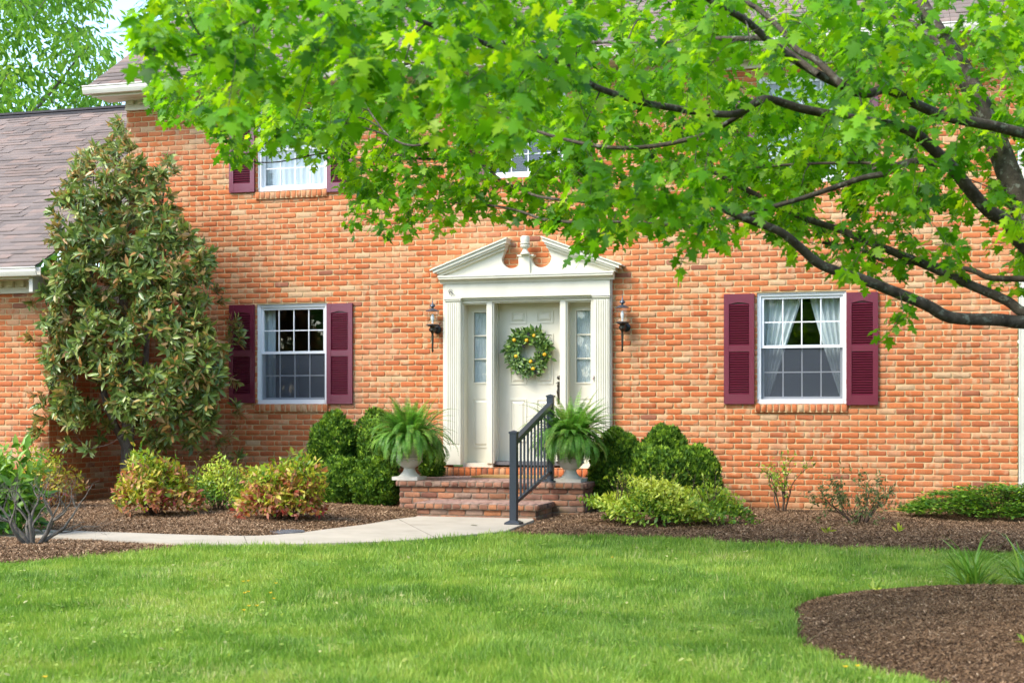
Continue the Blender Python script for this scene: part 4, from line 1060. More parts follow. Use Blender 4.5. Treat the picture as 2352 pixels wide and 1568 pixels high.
WALK_T = [(955, 1186), (905, 1192), (838, 1203.5), (768, 1212), (672, 1224), (576, 1229.5), (432, 1227), (288, 1222), (158, 1218), (60, 1214), (-200, 1203)]
WALK_B = [(-200, 1216), (0, 1232), (134, 1233), (192, 1236), (336, 1243), (432, 1247.5), (520, 1249), (624, 1249), (768, 1246), (912, 1241), (1008, 1234), (1090, 1226), (1158, 1220), (1226, 1193)]
walk = curve2(gp(WALK_T), 4) + curve2(gp(WALK_B[:-1]), 4) + [G(1226, 1193), (SX1-0.05, SY+0.02), (SX0+0.0, SY+0.02)]
def flat(name, poly, zt, zb, mat_):
    n = len(poly); ar = sum(poly[i-1][0]*poly[i][1]-poly[i][0]*poly[i-1][1] for i in range(n))
    if ar < 0: poly = poly[::-1]
    m = MB(); m.add([(x, y, zt) for x, y in poly]+[(x, y, zb) for x, y in poly], [tuple(range(n))]+[(i, n+i, n+(i+1) % n, (i+1) % n) for i in range(n)])
    return tag(m.build(name, mat_, None), kind='structure')
walk_o = flat('walkway', walk, 0.0, -0.06, M['concrete'])
b = MB()                                                    # control joints in the slab
for (ax, ay), (bx_, by_) in (((560, 1230), (568, 1248.5)), ((915, 1191.5), (1000, 1234))):
    p, q = G(ax, ay), G(bx_, by_); b.beam((p[0], p[1], 0.0004), (q[0], q[1], 0.0004), 0.006, 0.002)
b.build('joint', plain('joint_dirt', (0.20, 0.17, 0.13), (0.12, 0.10, 0.075), 20, 0.95), walk_o)

# beds (survey outlines on the ground)
wtop = gp(WALK_T); wbot = gp(WALK_B)
HOUSE_BED_L = [(SX0-0.0, 0.1), (SX0, SY+0.05)] + [(x, y-0.06) for x, y in curve2(wtop, 4)] + [(-16, -4.2), (-16, -RET+0.1), (XL+0.02, -RET+0.1), (XL+0.02, 0.1)]
edge_r = gp([(1157, 1219.5), (1223, 1226), (1367, 1226.5), (1511, 1231), (1703, 1241), (1847, 1248), (1991, 1255), (2183, 1260.5), (2352, 1264), (2700, 1275)])
HOUSE_BED_R = [(SX1-0.0, 0.1), (SX1, SY), (G(1226, 1193)[0]-0.03, SY-0.05), (edge_r[0][0]-0.02, edge_r[0][1])] + curve2(edge_r, 4) + [(6, -3.0), (6, 0.1)]
edge_l = gp([(436, 1248), (384, 1256), (288, 1265.5), (144, 1279), (0, 1289), (-150, 1300)])
BED_L = curve2(edge_l, 4) + [(-12.5, -5.6), (-12.5, -4.6)] + [(x, y+0.06) for x, y in wbot[:6]]
FB = gp([(2500, 1338), (2352, 1341), (2205, 1343), (2125, 1345), (1991, 1351), (1895, 1360), (1840, 1374), (1824, 1395), (1823, 1425), (1829, 1455), (1862, 1479), (1935, 1504), (2015, 1528), (2113, 1551), (2230, 1590), (2420, 1680)])
BED_F = curve2(FB, 4) + [(4.0, -11.5), (4.6, -8.5)]
BEDS = [HOUSE_BED_L, HOUSE_BED_R, BED_L, BED_F]
MOUND = [0.075, 0.06, 0.05, 0.10]
def bed_h(i, X, Y):
    d = edge_dist(BEDS[i], X, Y)
    return -0.045 + (MOUND[i]+0.015)*(1-np.exp(-d/0.35)) + 0.012*wob(X, Y, 2.6, i) + 0.005*wob(X, Y, 11, i)
chips = []
for i, poly in enumerate(BEDS):
    P = np.array(poly); x0, y0 = P.min(0); x1, y1 = P.max(0); r = 0.035 if i < 3 else 0.025
    xs, ys = np.arange(x0, x1+r, r), np.arange(y0, y1+r, r)
    X, Y = np.meshgrid(xs, ys, indexing='ij'); Z = bed_h(i, X, Y) + RNG.normal(0, 0.004, X.shape)
    ins = inside(poly, X+r/2, Y+r/2)[:-1, :-1]
    idx = np.arange(X.size).reshape(X.shape)
    q = np.stack([idx[:-1, :-1], idx[1:, :-1], idx[1:, 1:], idx[:-1, 1:]], -1)[ins]
    used = np.unique(q); rem = np.full(X.size, -1); rem[used] = np.arange(len(used))
    V = np.stack([X.ravel(), Y.ravel(), Z.ravel()], 1)[used]
    o = np_mesh('mulch_bed', V, [rem[q]], M['mulch'], None, np.full((len(V), 3), .5), smooth=True); tag(o, kind='structure')
    # loose shreds of bark on top
    dens = (17000, 17000, 19000, 34000)[i]
    vis = ins & (back(np.stack([X, Y, Z], -1))[0][:-1, :-1] > -700) & (back(np.stack([X, Y, Z], -1))[0][:-1, :-1] < 3000)
    cx_, cy_ = X[:-1, :-1][vis], Y[:-1, :-1][vis]
    n = int(len(cx_)*r*r*dens); k = RNG.integers(0, len(cx_), n)
    x = cx_[k]+RNG.random(n)*r; y = cy_[k]+RNG.random(n)*r
    z = bed_h(i, x, y) + RNG.random(n)*0.014
    az = RNG.uniform(0, 2*PI, n); D = np.stack([np.cos(az), np.sin(az), RNG.normal(0.1, 0.32, n)], 1)
    C = RNG.random((n, 3)); C[:, 0] = C[:, 0]*(0.95, 0.78, 0.95, 0.58)[i]
    bright = RNG.random(n) < 0.05; C[bright, 0] = RNG.uniform(0.85, 1, bright.sum())
    chips.append(scatter(np.stack([x, y, z], 1), D, rvec(n)*0.5+np.array((0, 0, 1)), RNG.uniform(0.008 if i < 3 else 0.005, 0.033 if i < 3 else 0.022, n), ([(0.09, 0, 0), (0.12, 0.5, 0.06), (0.05, 1, 0), (-0.07, 1, 0.0), (-0.12, 0.45, 0.05), (-0.06, 0, 0)], [(0, 1, 4, 5), (1, 2, 3, 4)]), C, sx=RNG.uniform(0.4, 1.5, n)))
V, FS, C = join(chips); tag(np_mesh('mulch_chips', V, FS, M['chips'], None, C), kind='stuff')

# ------------------------------------------------------------------ lawn
def in_lawn(X, Y):
    ok = Y < -1.0; X, Y = X+0.10*(vnoise(X, Y, 7, 31)-.5)+0.04*(vnoise(X, Y, 25, 33)-.5), Y+0.14*(vnoise(X, Y, 7, 32)-.5)+0.05*(vnoise(X, Y, 25, 34)-.5)
    for p in BEDS: ok &= ~inside(p, X, Y)
    return ok & ~inside(walk, X, Y)
def grass(n, dmin, dmax, hk):
    # even spread over the ground seen between two distances
    d = np.sqrt(RNG.random(n)*(dmax**2-dmin**2)+dmin**2); u = RNG.uniform(-0.56, 0.56, n)
    X = d*(-ST+u*CT); Y = -CAMD+d*(CT+u*ST)
    k = in_lawn(X, Y); X, Y, d = X[k], Y[k], d[k]; n = len(X)
    tone = 0.54 + 0.26*(vnoise(X, Y, 0.9, 1)-.5) + 0.40*(vnoise(X, Y, 2.3, 2)-.5) + 0.34*(vnoise(X, Y, 6.0, 3)-.5) + RNG.normal(0, 0.13, n)
    dry = RNG.random(n) < 0.03 + 1.6*np.clip(0.6*vnoise(X, Y, 1.6, 8)+0.4*vnoise(X, Y, 4.5, 9)-0.66, 0, .35)
    tone = np.where(dry, RNG.uniform(0.85, 1.0, n), np.clip(tone, 0.02, 0.84))
    H = np.clip(RNG.normal(0.062, 0.017, n), 0.02, 0.12)*hk*(0.62+0.42*vnoise(X, Y, 3.2, 12)+0.36*vnoise(X, Y, 8.0, 13))
    edge = np.minimum.reduce([edge_dist(p, X, Y) for p in BEDS+[walk]]) if n < 60000 else None
    az = RNG.uniform(0, 2*PI, n); lean = np.abs(RNG.normal(0.28, 0.26, n))
    lx, ly = np.cos(az)*lean+0.45*(vnoise(X, Y, 4.0, 6)-.5), np.sin(az)*lean+0.45*(vnoise(X, Y, 4.0, 9)-.5)
    W = RNG.uniform(0.0015, 0.0027, n)*(1+0.035*d)
    wa = RNG.uniform(0, 2*PI, n); wx_, wy_ = np.cos(wa)*W, np.sin(wa)*W
    z0 = np.full(n, -0.05)
    def pt(t, sgn, k): return np.stack([X+lx*H*t**1.6+sgn*wx_*k, Y+ly*H*t**1.6+sgn*wy_*k, z0+H*t*(1-0.18*lean*t)], 1)
    V = np.stack([pt(0, -1, 1), pt(0, 1, 1), pt(0.55, 1, .85), pt(0.55, -1, .85), pt(1.0, 0, 0)], 1).reshape(-1, 3)
    b0 = np.arange(n)*5
    C = np.repeat(np.stack([tone, RNG.random(n), RNG.random(n)], 1), 5, axis=0)
    return V, [np.stack([b0, b0+1, b0+2, b0+3], 1), np.stack([b0+3, b0+2, b0+4], 1)], C
V, FS, C = join([grass(480000, 5.2, 8.4, .74), grass(330000, 8.4, 11, .82), grass(330000, 11, 14.9, .95)])
tag(np_mesh('grass', V, FS, M['grass'], None, C), kind='stuff')
# clover and broad-leaved weeds scattered through the sward
n = 2600; d = np.sqrt(RNG.random(n)*(14.5**2-5.5**2)+5.5**2); u = RNG.uniform(-.42, .42, n); X = d*(-ST+u*CT); Y = -CAMD+d*(CT+u*ST)
k = in_lawn(X, Y) & (vnoise(X, Y, 1.2, 21)*.6+vnoise(X, Y, 5, 22)*.4 > .52); X, Y = np.repeat(X[k], 4)+RNG.normal(0, .025, 4*k.sum()), np.repeat(Y[k], 4)+RNG.normal(0, .025, 4*k.sum()); m = len(X)
V, FS, C = scatter(np.stack([X, Y, RNG.uniform(-.02, .012, m)], 1), np.stack([RNG.normal(size=m), RNG.normal(size=m), RNG.uniform(0, .5, m)], 1), np.array((0, 0, 1.))+RNG.normal(0, .3, (m, 3)), RNG.uniform(.015, .036, m), T_LEAF, np.stack([np.where(RNG.random(m) < .1, .97, RNG.uniform(.25, .85, m)), RNG.random(m), RNG.random(m)], 1), sx=RNG.uniform(1, 2.2, m))
tag(np_mesh('clover', V, FS, M['grass'], None, C), kind='stuff')

def flower(x, y, label, group):
    s = MB(); h = 0.075+random.random()*0.02; dx, dy = random.gauss(0, .008), random.gauss(0, .008)
    t = thing('buttercup', label, 'flower', (x, y, -0.05), group)
    s.tube([(x, y, -0.05), (x+dx*.5, y+dy*.5, -0.05+h*.6), (x+dx, y+dy, -0.05+h)], [0.0016, 0.0014, 0.0012], 4); s.build('stem', M['green'], t)
    p = MB(); c = np.array((x+dx, y+dy, -0.05+h))
    for k in range(5):
        a = 2*PI*k/5; a1, a2 = a-0.5, a+0.5; r = 0.013
        p.add([tuple(c), (c[0]+r*.8*math.cos(a1), c[1]+r*.8*math.sin(a1), c[2]+.006), (c[0]+r*1.1*math.cos(a), c[1]+r*1.1*math.sin(a), c[2]+.007), (c[0]+r*.8*math.cos(a2), c[1]+r*.8*math.sin(a2), c[2]+.006)], [(0, 1, 2, 3)])
    p.build('petals', M['petal'], t)
for cx_, cy_ in ((1158, 340), (1187, 347), (1325, 357), (1202, 392), (1167, 405), (1300, 396), (1302, 425), (1185, 459), (1240, 466), (1163, 480)):
    flower(*G(cx_/1.96/1.0629, (1250+cy_/1.96)/1.0629, 0.02), 'small yellow buttercup in the loose cluster on the open left lawn', 'buttercups clustered on the left lawn')
for cx_, cy_ in ((1495, 754), (1553, 759)):
    flower(*G((1300+cx_/1.96)/1.0629, (1250+cy_/1.96)/1.0629, 0.02), 'small yellow buttercup of the pair near the round front mulch bed', 'pair of buttercups near the front bed')
flower(*G((1300+380/1.96)/1.0629, (1250+222/1.96)/1.0629, 0.02), 'single yellow buttercup in the grass before the clipped shrubs', None)
flower(*G(205/1.96/1.0629, (1250+800/1.96)/1.0629, 0.02), 'single yellow buttercup at the bottom left of the lawn', None)

# metal cover in the left bed
x, y = G(660, 1221, 0.0); b = MB(); b.lathe([(0.165, -0.04), (0.165, 0.008), (0.155, 0.012), (0.150, 0.008), (0.02, 0.010)], x, y, 0.0, 28)
for k in range(7): b.box(x-0.11+0.003*abs(k-3), x+0.11-0.003*abs(k-3), y-0.09+k*0.03-0.005, y-0.09+k*0.03+0.005, 0.009, 0.014)
tag(b.build('drain_cover', M['iron'], None, base=(x, y, 0)), 'round grey drain cover where the mulch meets the concrete walk', 'drain cover')
x, y = G(1080, 1206.5, 0.0); V, FS, C = scatter(np.array([(x, y, 0.006)]), np.array([(1, -0.2, 0.05)]), np.array([(0, 0.1, 1.0)]), 0.09, T_LEAF, np.array([(0.0, .2, .5)]), sx=np.array([1.3]))
tag(np_mesh('fallen_leaf', V, FS, M['sparse'], None, C, base=(x, y, 0.0)), 'dark fallen leaf lying on the concrete walk before the steps', 'leaf')
# ------------------------------------------------------------------ plants
def bedz(x, y):
    for i, p in enumerate(BEDS):
        if inside(p, np.array([x]), np.array([y]))[0]: return float(bed_h(i, np.array([x]), np.array([y]))[0])
    return -0.045
def grow(p, d, length, r, levels, spread=0.6, up=0.15, kids=(2, 3), seg=4, shrink=0.72, wig=0.18, rs=None):
    """recursive branching -> list of (P, R), list of tips (pos, dir)"""
    rs = rs or np.random.default_rng(1)
    lines, tips = [], []
    def rec(p, d, ln, r, lv):
        P, R = [p], [r]
        for i in range(seg):
            d = unit(d + rs.normal(0, wig, 3) + np.array((0, 0, up*0.5)))
            p = p + d*ln/seg; P.append(p); R.append(r*(1-0.45*(i+1)/seg))
        lines.append((np.array(P), np.array(R)))
        if lv == 0: tips.append((p, d)); return
        for k in range(rs.integers(kids[0], kids[1]+1)):
            side = unit(np.cross(d, rs.normal(size=3)))
            at = P[-1] if k == 0 else P[rs.integers(max(1, seg-2), seg+1)]
            rec(at, unit(d + side*spread*rs.uniform(0.5, 1.3)), ln*shrink*rs.uniform(0.8, 1.2), R[-1]*(0.9 if k == 0 else 0.7), lv-1)
    rec(np.array(p, float), unit(np.array(d, float)), length, r, levels)
    return lines, tips

# clipped arborvitae globes: sprays on lumpy ellipsoids
def globe(label, cx, cy, cz, rx, ry, rz, n, seed, group, lump=0.09, ssz=0.048):
    n = int(n*1.3)
    """ellipsoid (world centre) that may reach down to the mulch"""
    rs = np.random.default_rng(seed)
    z0 = bedz(cx, cy)
    t = thing('clipped_shrub', label, 'shrub', (cx, cy, z0), group)
    d = unit(rs.normal(size=(int(n*1.0), 3)))
    lum = 1 + lump*np.sin(4.1*d[:, 0]+seed)*np.sin(3.7*d[:, 1]+2*seed) + lump*0.7*np.sin(7.3*d[:, 2]+5.1*d[:, 0]+seed) + lump*0.5*np.sin(11*d[:, 0]-9*d[:, 2]+seed*1.3)
    dep = 1-np.abs(rs.normal(0, 0.055, len(d))) - (rs.random(len(d)) < 0.22)*rs.random(len(d))*0.25
    P = np.stack([cx+rx*d[:, 0]*lum*dep, cy+ry*d[:, 1]*lum*dep, cz+rz*d[:, 2]*lum*dep], 1)
    k = (P[:, 2] > z0+0.01) & ((d[:, 1] < 0.75))
    P, d = P[k], d[k]; m = len(P)
    D = 0.45*unit(d*np.array((1/rx, 1/ry, 1/rz))) + rs.normal(0, 0.45, (m, 3)) + np.array((0, 0, 0.75))
    # patches of lighter new growth
    tone = np.clip(0.42 + 0.25*np.sin(P[:, 0]*23+seed)*np.sin(P[:, 2]*27) + rs.normal(0, 0.27, m) + 0.15*d[:, 2], 0, 1)
    C = np.stack([tone, rs.random(m), rs.random(m)], 1)
    q = unit(rs.normal(size=(int(n*.45), 3))); rq = rs.uniform(.55, .9, len(q)); Pi = np.array((cx, cy, cz))+q*rq[:, None]*np.array((rx, ry, rz)); ki = Pi[:, 2] > z0+.01; Pi, q = Pi[ki], q[ki]
    P, d, D = np.concatenate([P, Pi]), np.concatenate([d, q]), np.concatenate([D, q*.3+rs.normal(0, .5, q.shape)+np.array((0, 0, .6))])
    C = np.concatenate([C, np.stack([rs.uniform(.2, .6, len(q)), rs.random(len(q)), rs.random(len(q))], 1)]); m = len(P)
    V, FS, C = scatter(P, D, 0.9*d+rs.normal(0, 0.55, (m, 3)), rs.uniform(0.7, 1.35, m)*ssz, T_SPRAY, C)
    np_mesh('foliage', V, FS, M['arbor'], t, C)
    # twiggy core
    lines = []
    for i in range(16):
        dd = unit(rs.normal(size=3)+np.array((0, 0, .4))); a = np.array((cx, cy, z0)); b_ = np.array((cx, cy, cz))+dd*np.array((rx, ry, rz))*0.45
        b_[2] = max(b_[2], z0+0.05); m_ = (a+b_)/2+rs.normal(0, .03, 3); lines.append((np.array([a, m_, b_]), np.array([.012, .008, .003])))
    V, Q = tube_np(lines, 4); np_mesh('stem', V, [Q], M['twig'], t, np.full((len(V), 3), .5))
def globe_px(label, vx0, vx1, vy0, vy1, y, n, seed, group, ky=0.9, ssz=0.048, **kw):
    xa, xb = UX(vx0, y), UX(vx1, y); xm = (vx0+vx1)/2; za, zb_ = UZ(xm, vy1, y), UZ(xm, vy0, y)
    rx = (xb-xa)/2-0.025; rz = (zb_-za)/2-0.02
    globe(label, (xa+xb)/2, y, (za+zb_)/2, rx, rx*ky, rz, n, seed, group, ssz=ssz, **kw)
GL = 'clipped evergreen shrubs left of the steps'
globe_px('round clipped evergreen below the left window, topmost left ball of its cluster', 711, 823, 950, 1110, -0.55, 5200, 1, GL)
globe_px('tall clipped evergreen against the brick behind the left fern', 815, 915, 938, 1140, -0.42, 4600, 2, GL)
globe_px('clipped evergreen ball squeezed between the round one and the left fern', 825, 905, 962, 1150, -0.80, 4200, 3, GL)
globe_px('low clipped evergreen mound beside the orange shrub in front of the round one', 733, 842, 1046, 1185, -1.0, 5600, 4, GL)
globe_px('low clipped evergreen mound touching the left end of the brick landing', 812, 921, 1048, 1190, -1.22, 5600, 5, GL)
globe_px('small evergreen tuft peeking out behind the orange shrub left of the mounds', 699, 752, 1042, 1120, -0.75, 1600, 6, GL)
globe_px('small dark evergreen tucked between the left urn and the door pilaster', 965, 1022, 1020, 1115, -0.42, 2200, 7, GL)
GR = 'clipped evergreen shrubs right of the steps'
globe_px('dark clipped evergreen touching the right fern and the right end of the landing', 1350, 1486, 984, 1200, -0.85, 8200, 8, GR, lump=.05)
globe_px('rounded evergreen crown standing highest against the brick right of the entrance', 1462, 1592, 974, 1180, -0.55, 7000, 9, GR, lump=.05)
globe_px('clipped evergreen mound in front, directly above the yellow-green shrub', 1424, 1590, 1020, 1200, -0.98, 6800, 10, GR, lump=.05)
globe_px('right shoulder of the evergreen group sloping down towards the thin bush', 1525, 1660, 1022, 1190, -0.70, 6600, 11, GR, lump=.05)

# loose leafy shrubs
def shrub(name, label, cat, vx0, vx1, vy0, vby, mat_, n, lsz, seed, tone=None, group=None, rise=0.35, stems=22, tmpl=T_LEAF, ky=0.85, kmin=0.55, spikes=0, spmat=None, wide=1.0):
    rs = np.random.default_rng(seed)
    xm = (vx0+vx1)/2
    x, y = G(xm, vby-4, 0.02)
    ry = None
    xa, xb = UX(vx0, y), UX(vx1, y); rx = (xb-xa)/2; h = UZ(xm, vy0, y)
    y = y + rx*ky*0.8                       # the outline's foot is the near edge of the plant
    xa, xb = UX(vx0, y), UX(vx1, y); x = (xa+xb)/2; rx = (xb-xa)/2; h = UZ(xm, vy0, y)
    z0 = bedz(x, y); ry = rx*ky
    t = thing(name, label, cat, (x, y, z0), group)
    d = unit(rs.normal(size=(n, 3))); d[:, 2] = np.abs(d[:, 2])*1.0 - 0.25*(rs.random(n) < 0.4)
    lum = 1+0.22*np.sin(3.3*d[:, 0]+seed)*np.cos(4.1*d[:, 1]+seed)+0.18*np.sin(6.1*d[:, 2]+5*d[:, 0]+seed*2)+0.10*np.sin(13*d[:, 0]+9*d[:, 2]+seed)
    rad = (kmin+(1-kmin)*rs.random(n)**0.45)*lum
    P = np.stack([x+rx*0.93*d[:, 0]*rad, y+ry*d[:, 1]*rad, z0+np.maximum(0.03+0.03*rs.random(n), h*0.26+(h-z0)*0.70*d[:, 2]*rad)], 1)
    D = 0.35*d + rs.normal(0, 0.75, (n, 3)) + np.array((0, 0, rise-0.2))
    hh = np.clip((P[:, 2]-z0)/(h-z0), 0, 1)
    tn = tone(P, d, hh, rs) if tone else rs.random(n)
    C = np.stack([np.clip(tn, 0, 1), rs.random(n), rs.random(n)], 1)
    parts = [scatter(P, D, np.array((0, 0, 0.7))+0.9*d+rs.normal(0, 0.5, (n, 3)), rs.uniform(0.65, 1.3, n)*lsz, tmpl, C, sx=rs.uniform(0.8, 1.3, n)*wide)]
    lines = []
    for i in range(stems):
        dd = unit(rs.normal(size=3)*np.array((1, 1, .35))+np.array((0, 0, .8))); a = np.array((x+rs.normal(0, .05), y+rs.normal(0, .05), z0-0.02))
        e = np.array((x+rx*.8*dd[0], y+ry*.8*dd[1], z0+(h-z0)*0.85*dd[2])); m_ = (a+e)/2+np.array((0, 0, .05))+rs.normal(0, .03, 3)
        lines.append((np.array([a, m_, e]), np.array([.007, .005, .002])))
    for i in range(spikes):
        a0 = np.array((x+rs.uniform(-.75, .75)*rx, y+rs.uniform(-.6, .3)*ry, z0+(h-z0)*0.6)); dd = unit(np.array((rs.normal(0, .35), rs.normal(0, .3), 1.0)))
        ln = rs.uniform(0.18, 0.36); lines.append((np.array([a0, a0+dd*ln*.5, a0+dd*ln]), np.array([.004, .003, .0015])))
        k = rs.integers(3, 8); q = rs.random(k); PP = a0+dd*ln*(0.5+0.5*q)[:, None]
        CC = np.stack([rs.uniform(.6, 1, k), rs.random(k), rs.random(k)], 1)
        parts.append(scatter(PP, rs.normal(size=(k, 3))+dd*1.0, rs.normal(size=(k, 3)), rs.uniform(.6, 1, k)*lsz, tmpl, CC))
    V, FS, C = join(parts); np_mesh('foliage', V, FS, mat_, t, C)
    V, Q = tube_np(lines, 4); np_mesh('stem', V, [Q], spmat or M['twig'], t, np.full((len(V), 3), .5))
    return t
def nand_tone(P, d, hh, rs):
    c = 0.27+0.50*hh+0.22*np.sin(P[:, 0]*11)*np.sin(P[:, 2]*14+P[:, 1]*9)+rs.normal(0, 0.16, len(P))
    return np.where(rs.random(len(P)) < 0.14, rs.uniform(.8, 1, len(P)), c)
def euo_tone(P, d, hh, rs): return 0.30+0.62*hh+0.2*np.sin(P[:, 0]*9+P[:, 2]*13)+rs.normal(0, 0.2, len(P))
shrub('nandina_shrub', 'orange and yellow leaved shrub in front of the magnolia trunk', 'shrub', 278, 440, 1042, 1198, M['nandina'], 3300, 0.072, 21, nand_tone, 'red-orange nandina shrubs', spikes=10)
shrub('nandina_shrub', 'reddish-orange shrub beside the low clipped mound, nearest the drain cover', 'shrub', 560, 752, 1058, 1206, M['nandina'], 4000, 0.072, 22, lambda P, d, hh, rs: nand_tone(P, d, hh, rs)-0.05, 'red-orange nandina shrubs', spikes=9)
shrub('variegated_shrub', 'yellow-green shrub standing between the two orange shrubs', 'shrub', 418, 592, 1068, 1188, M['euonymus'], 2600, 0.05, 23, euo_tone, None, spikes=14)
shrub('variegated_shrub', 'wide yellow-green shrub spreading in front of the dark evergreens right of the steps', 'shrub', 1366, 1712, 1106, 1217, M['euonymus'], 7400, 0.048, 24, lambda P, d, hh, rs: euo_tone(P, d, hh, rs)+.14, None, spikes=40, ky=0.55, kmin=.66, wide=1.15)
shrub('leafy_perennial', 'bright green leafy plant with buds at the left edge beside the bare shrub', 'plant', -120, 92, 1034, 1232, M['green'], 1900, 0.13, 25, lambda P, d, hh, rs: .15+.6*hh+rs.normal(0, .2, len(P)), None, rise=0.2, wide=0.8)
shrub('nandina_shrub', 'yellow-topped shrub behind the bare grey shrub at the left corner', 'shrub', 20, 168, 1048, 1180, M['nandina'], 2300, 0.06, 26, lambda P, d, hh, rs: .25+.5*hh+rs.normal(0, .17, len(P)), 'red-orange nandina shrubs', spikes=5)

def twiggy(name, label, vbx, vby, h, lean, levels, r, mat_, seed, leafmat=None, nleaf=0, lsz=.03, stems=5, spread=.6, kids=(2, 3), up=.15, shrink=.74, lw=(.4, .5), tone=(0, 1)):
    rs = np.random.default_rng(seed)
    x, y = G(vbx, vby, 0.0); z0 = bedz(x, y)
    t = thing(name, label, 'shrub', (x, y, z0))
    lines, tips = [], []
    for i in range(stems):
        a = 2*PI*i/stems+rs.random(); d = np.array((math.cos(a)*lean*rs.uniform(.5, 1.3), math.sin(a)*lean*rs.uniform(.4, 1), 1.0))
        l, tp = grow((x+.03*math.cos(a), y+.03*math.sin(a), z0-.03), d, h*rs.uniform(.3, .42), r*rs.uniform(.7, 1.1), levels, spread, up, kids, 4, shrink, .16, rs); lines += l; tips += tp
    V, Q = tube_np(lines, 6); np_mesh('branch', V, [Q], mat_, t, np.full((len(V), 3), .5), smooth=True)
    if leafmat:
        pts = []
        for P, R in lines:
            if R[0] < r*.62:
                for k in range(1, len(P)): pts.append(P[k])
        pts = np.array(pts); k = rs.integers(0, len(pts), nleaf); P = pts[k]+rs.normal(0, .012, (nleaf, 3))
        D = rs.normal(size=(nleaf, 3))+np.array((0, 0, .4)); C = np.stack([rs.uniform(*tone, nleaf), rs.random(nleaf), rs.random(nleaf)], 1)
        V, FS, C = scatter(P, D, rs.normal(size=(nleaf, 3))+np.array((0, 0, 1)), rs.uniform(.6, 1.3, nleaf)*lsz, T_LEAF, C); np_mesh('foliage', V, FS, leafmat, t, C)
    return t
twiggy('bare_shrub', 'leafless grey twisted shrub at the left end of the walk', 78, 1252, 0.76, .95, 4, .025, M['greybark'], 31, stems=8, spread=.82, up=.06, shrink=.70)
twiggy('thin_shrub', 'thin upright bush with few pale green leaves below the right window', 1795, 1183, 0.86, .26, 2, .013, M['twig'], 34, M['euonymus'], 300, .048, stems=5, spread=.42, up=.12, tone=(.3, .9))
twiggy('sparse_shrub', 'sparse brownish bush with dull leaves on the mulch near the spreading evergreen', 1972, 1209, 0.64, 1.0, 3, .012, M['twig'], 36, M['sparse'], 1150, .042, stems=12, spread=.75, up=.04, tone=(0, 1))
x, y = G(1855, 1165, 0.0)

# low spreading evergreen at the right end of the bed
rs = np.random.default_rng(41); n = 9000
bx, by = UX(2300, -1.05), -1.15; z0 = bedz(bx, by)
yw = thing('spreading_evergreen', 'low flat-topped bright green spreading evergreen at the right end of the bed', 'shrub', (bx, by, z0))
lines, PP, DD, tn = [], [], [], []
for i in range(330):
    a = rs.uniform(0, 2*PI); rr = math.sqrt(rs.random()); e = np.array((bx+0.15+1.12*rr*math.cos(a), by+0.62*rr*math.sin(a), z0+0.05+0.27*(1-rr**3.0)*rs.uniform(.35, 1.05)+0.02*rs.random()))
    a0 = np.array((bx+.4*(e[0]-bx), by+.4*(e[1]-by), z0+0.03)); lines.append((np.array([a0, (a0+e)/2+np.array((0, 0, .06)), e]), np.array([.006, .004, .002])))
    m = 46; q = rs.random(m); fx = np.array((math.cos(a), math.sin(a), 0)); sd = np.array((-fx[1], fx[0], 0))
    P = e + fx*(rs.normal(0, .055, m))[:, None] + sd*(rs.normal(0, .075, m))[:, None] + np.array((0, 0, 1))*(rs.normal(0, .010, m)-0.01)[:, None]
    PP.append(P); DD.append(fx*0.9+sd*rs.normal(0, .8, (m, 1))+np.array((0, 0, .25))+rs.normal(0, .2, (m, 3))); tn.append(np.clip(.5+rs.normal(0, .2, m)+2.2*(P[:, 2]-e[2]+.01)/.03*.1, 0, 1))
P = np.concatenate(PP); P[:, 2] = np.maximum(P[:, 2], z0+.02); D = np.concatenate(DD); t_ = np.concatenate(tn); m = len(P)
V, FS, C = scatter(P, D, np.array((0, 0, 1.0))+rs.normal(0, .3, (m, 3)), rs.uniform(.03, .055, m), T_SPRAY, np.stack([t_, rs.random(m), rs.random(m)], 1)); np_mesh('foliage', V, FS, M['yew'], yw, C)
V, Q = tube_np(lines, 4); np_mesh('branch', V, [Q], M['twig'], yw, np.full((len(V), 3), .5))

# strap-leaved clumps in the front bed
def strap(label, vx, vy, n, ln, seed, vz=0.0, sp=1.0):
    rs = np.random.default_rng(seed); x, y = G(vx, vy, vz); z0 = bedz(x, y)
    t = thing('daylily', label, 'plant', (x, y, z0)); V, Q, C = [], [], []
    for i in range(n):
        a = rs.uniform(0, 2*PI); d = np.array((math.cos(a), math.sin(a), 0)); el = rs.uniform(.5, 1.45); l = ln*rs.uniform(.6, 1.25); p = np.array((x+rs.normal(0, .03), y+rs.normal(0, .03), z0-.01)); s = np.cross(d, (0, 0, 1)); w = rs.uniform(.006, .010)
        c = (rs.uniform(0.35, 1), rs.random(), rs.random()); n0 = len(V); K = 8
        for k in range(K+1):
            tt = k/K; ww = w*(1-tt**2.2)+.0005; V += [p-s*ww, p+s*ww]; C += [c, c]
            p = p+(d*math.cos(el)*sp+np.array((0, 0, math.sin(el))))*l/K; el -= rs.uniform(.05, .34)*(0.4+tt)
            if p[2] < z0+.012: p[2] = z0+.012
        Q += [(n0+2*k, n0+2*k+1, n0+2*k+3, n0+2*k+2) for k in range(K)]
    np_mesh('leaves', np.array(V), [np.array(Q)], M['green'], t, np.array(C))
strap('clump of arching strap leaves at the back edge of the round front bed', 2238, 1344, 95, .42, 51)
strap('strap-leaved clump cut by the right edge of the picture', 2362, 1338, 50, .42, 52)
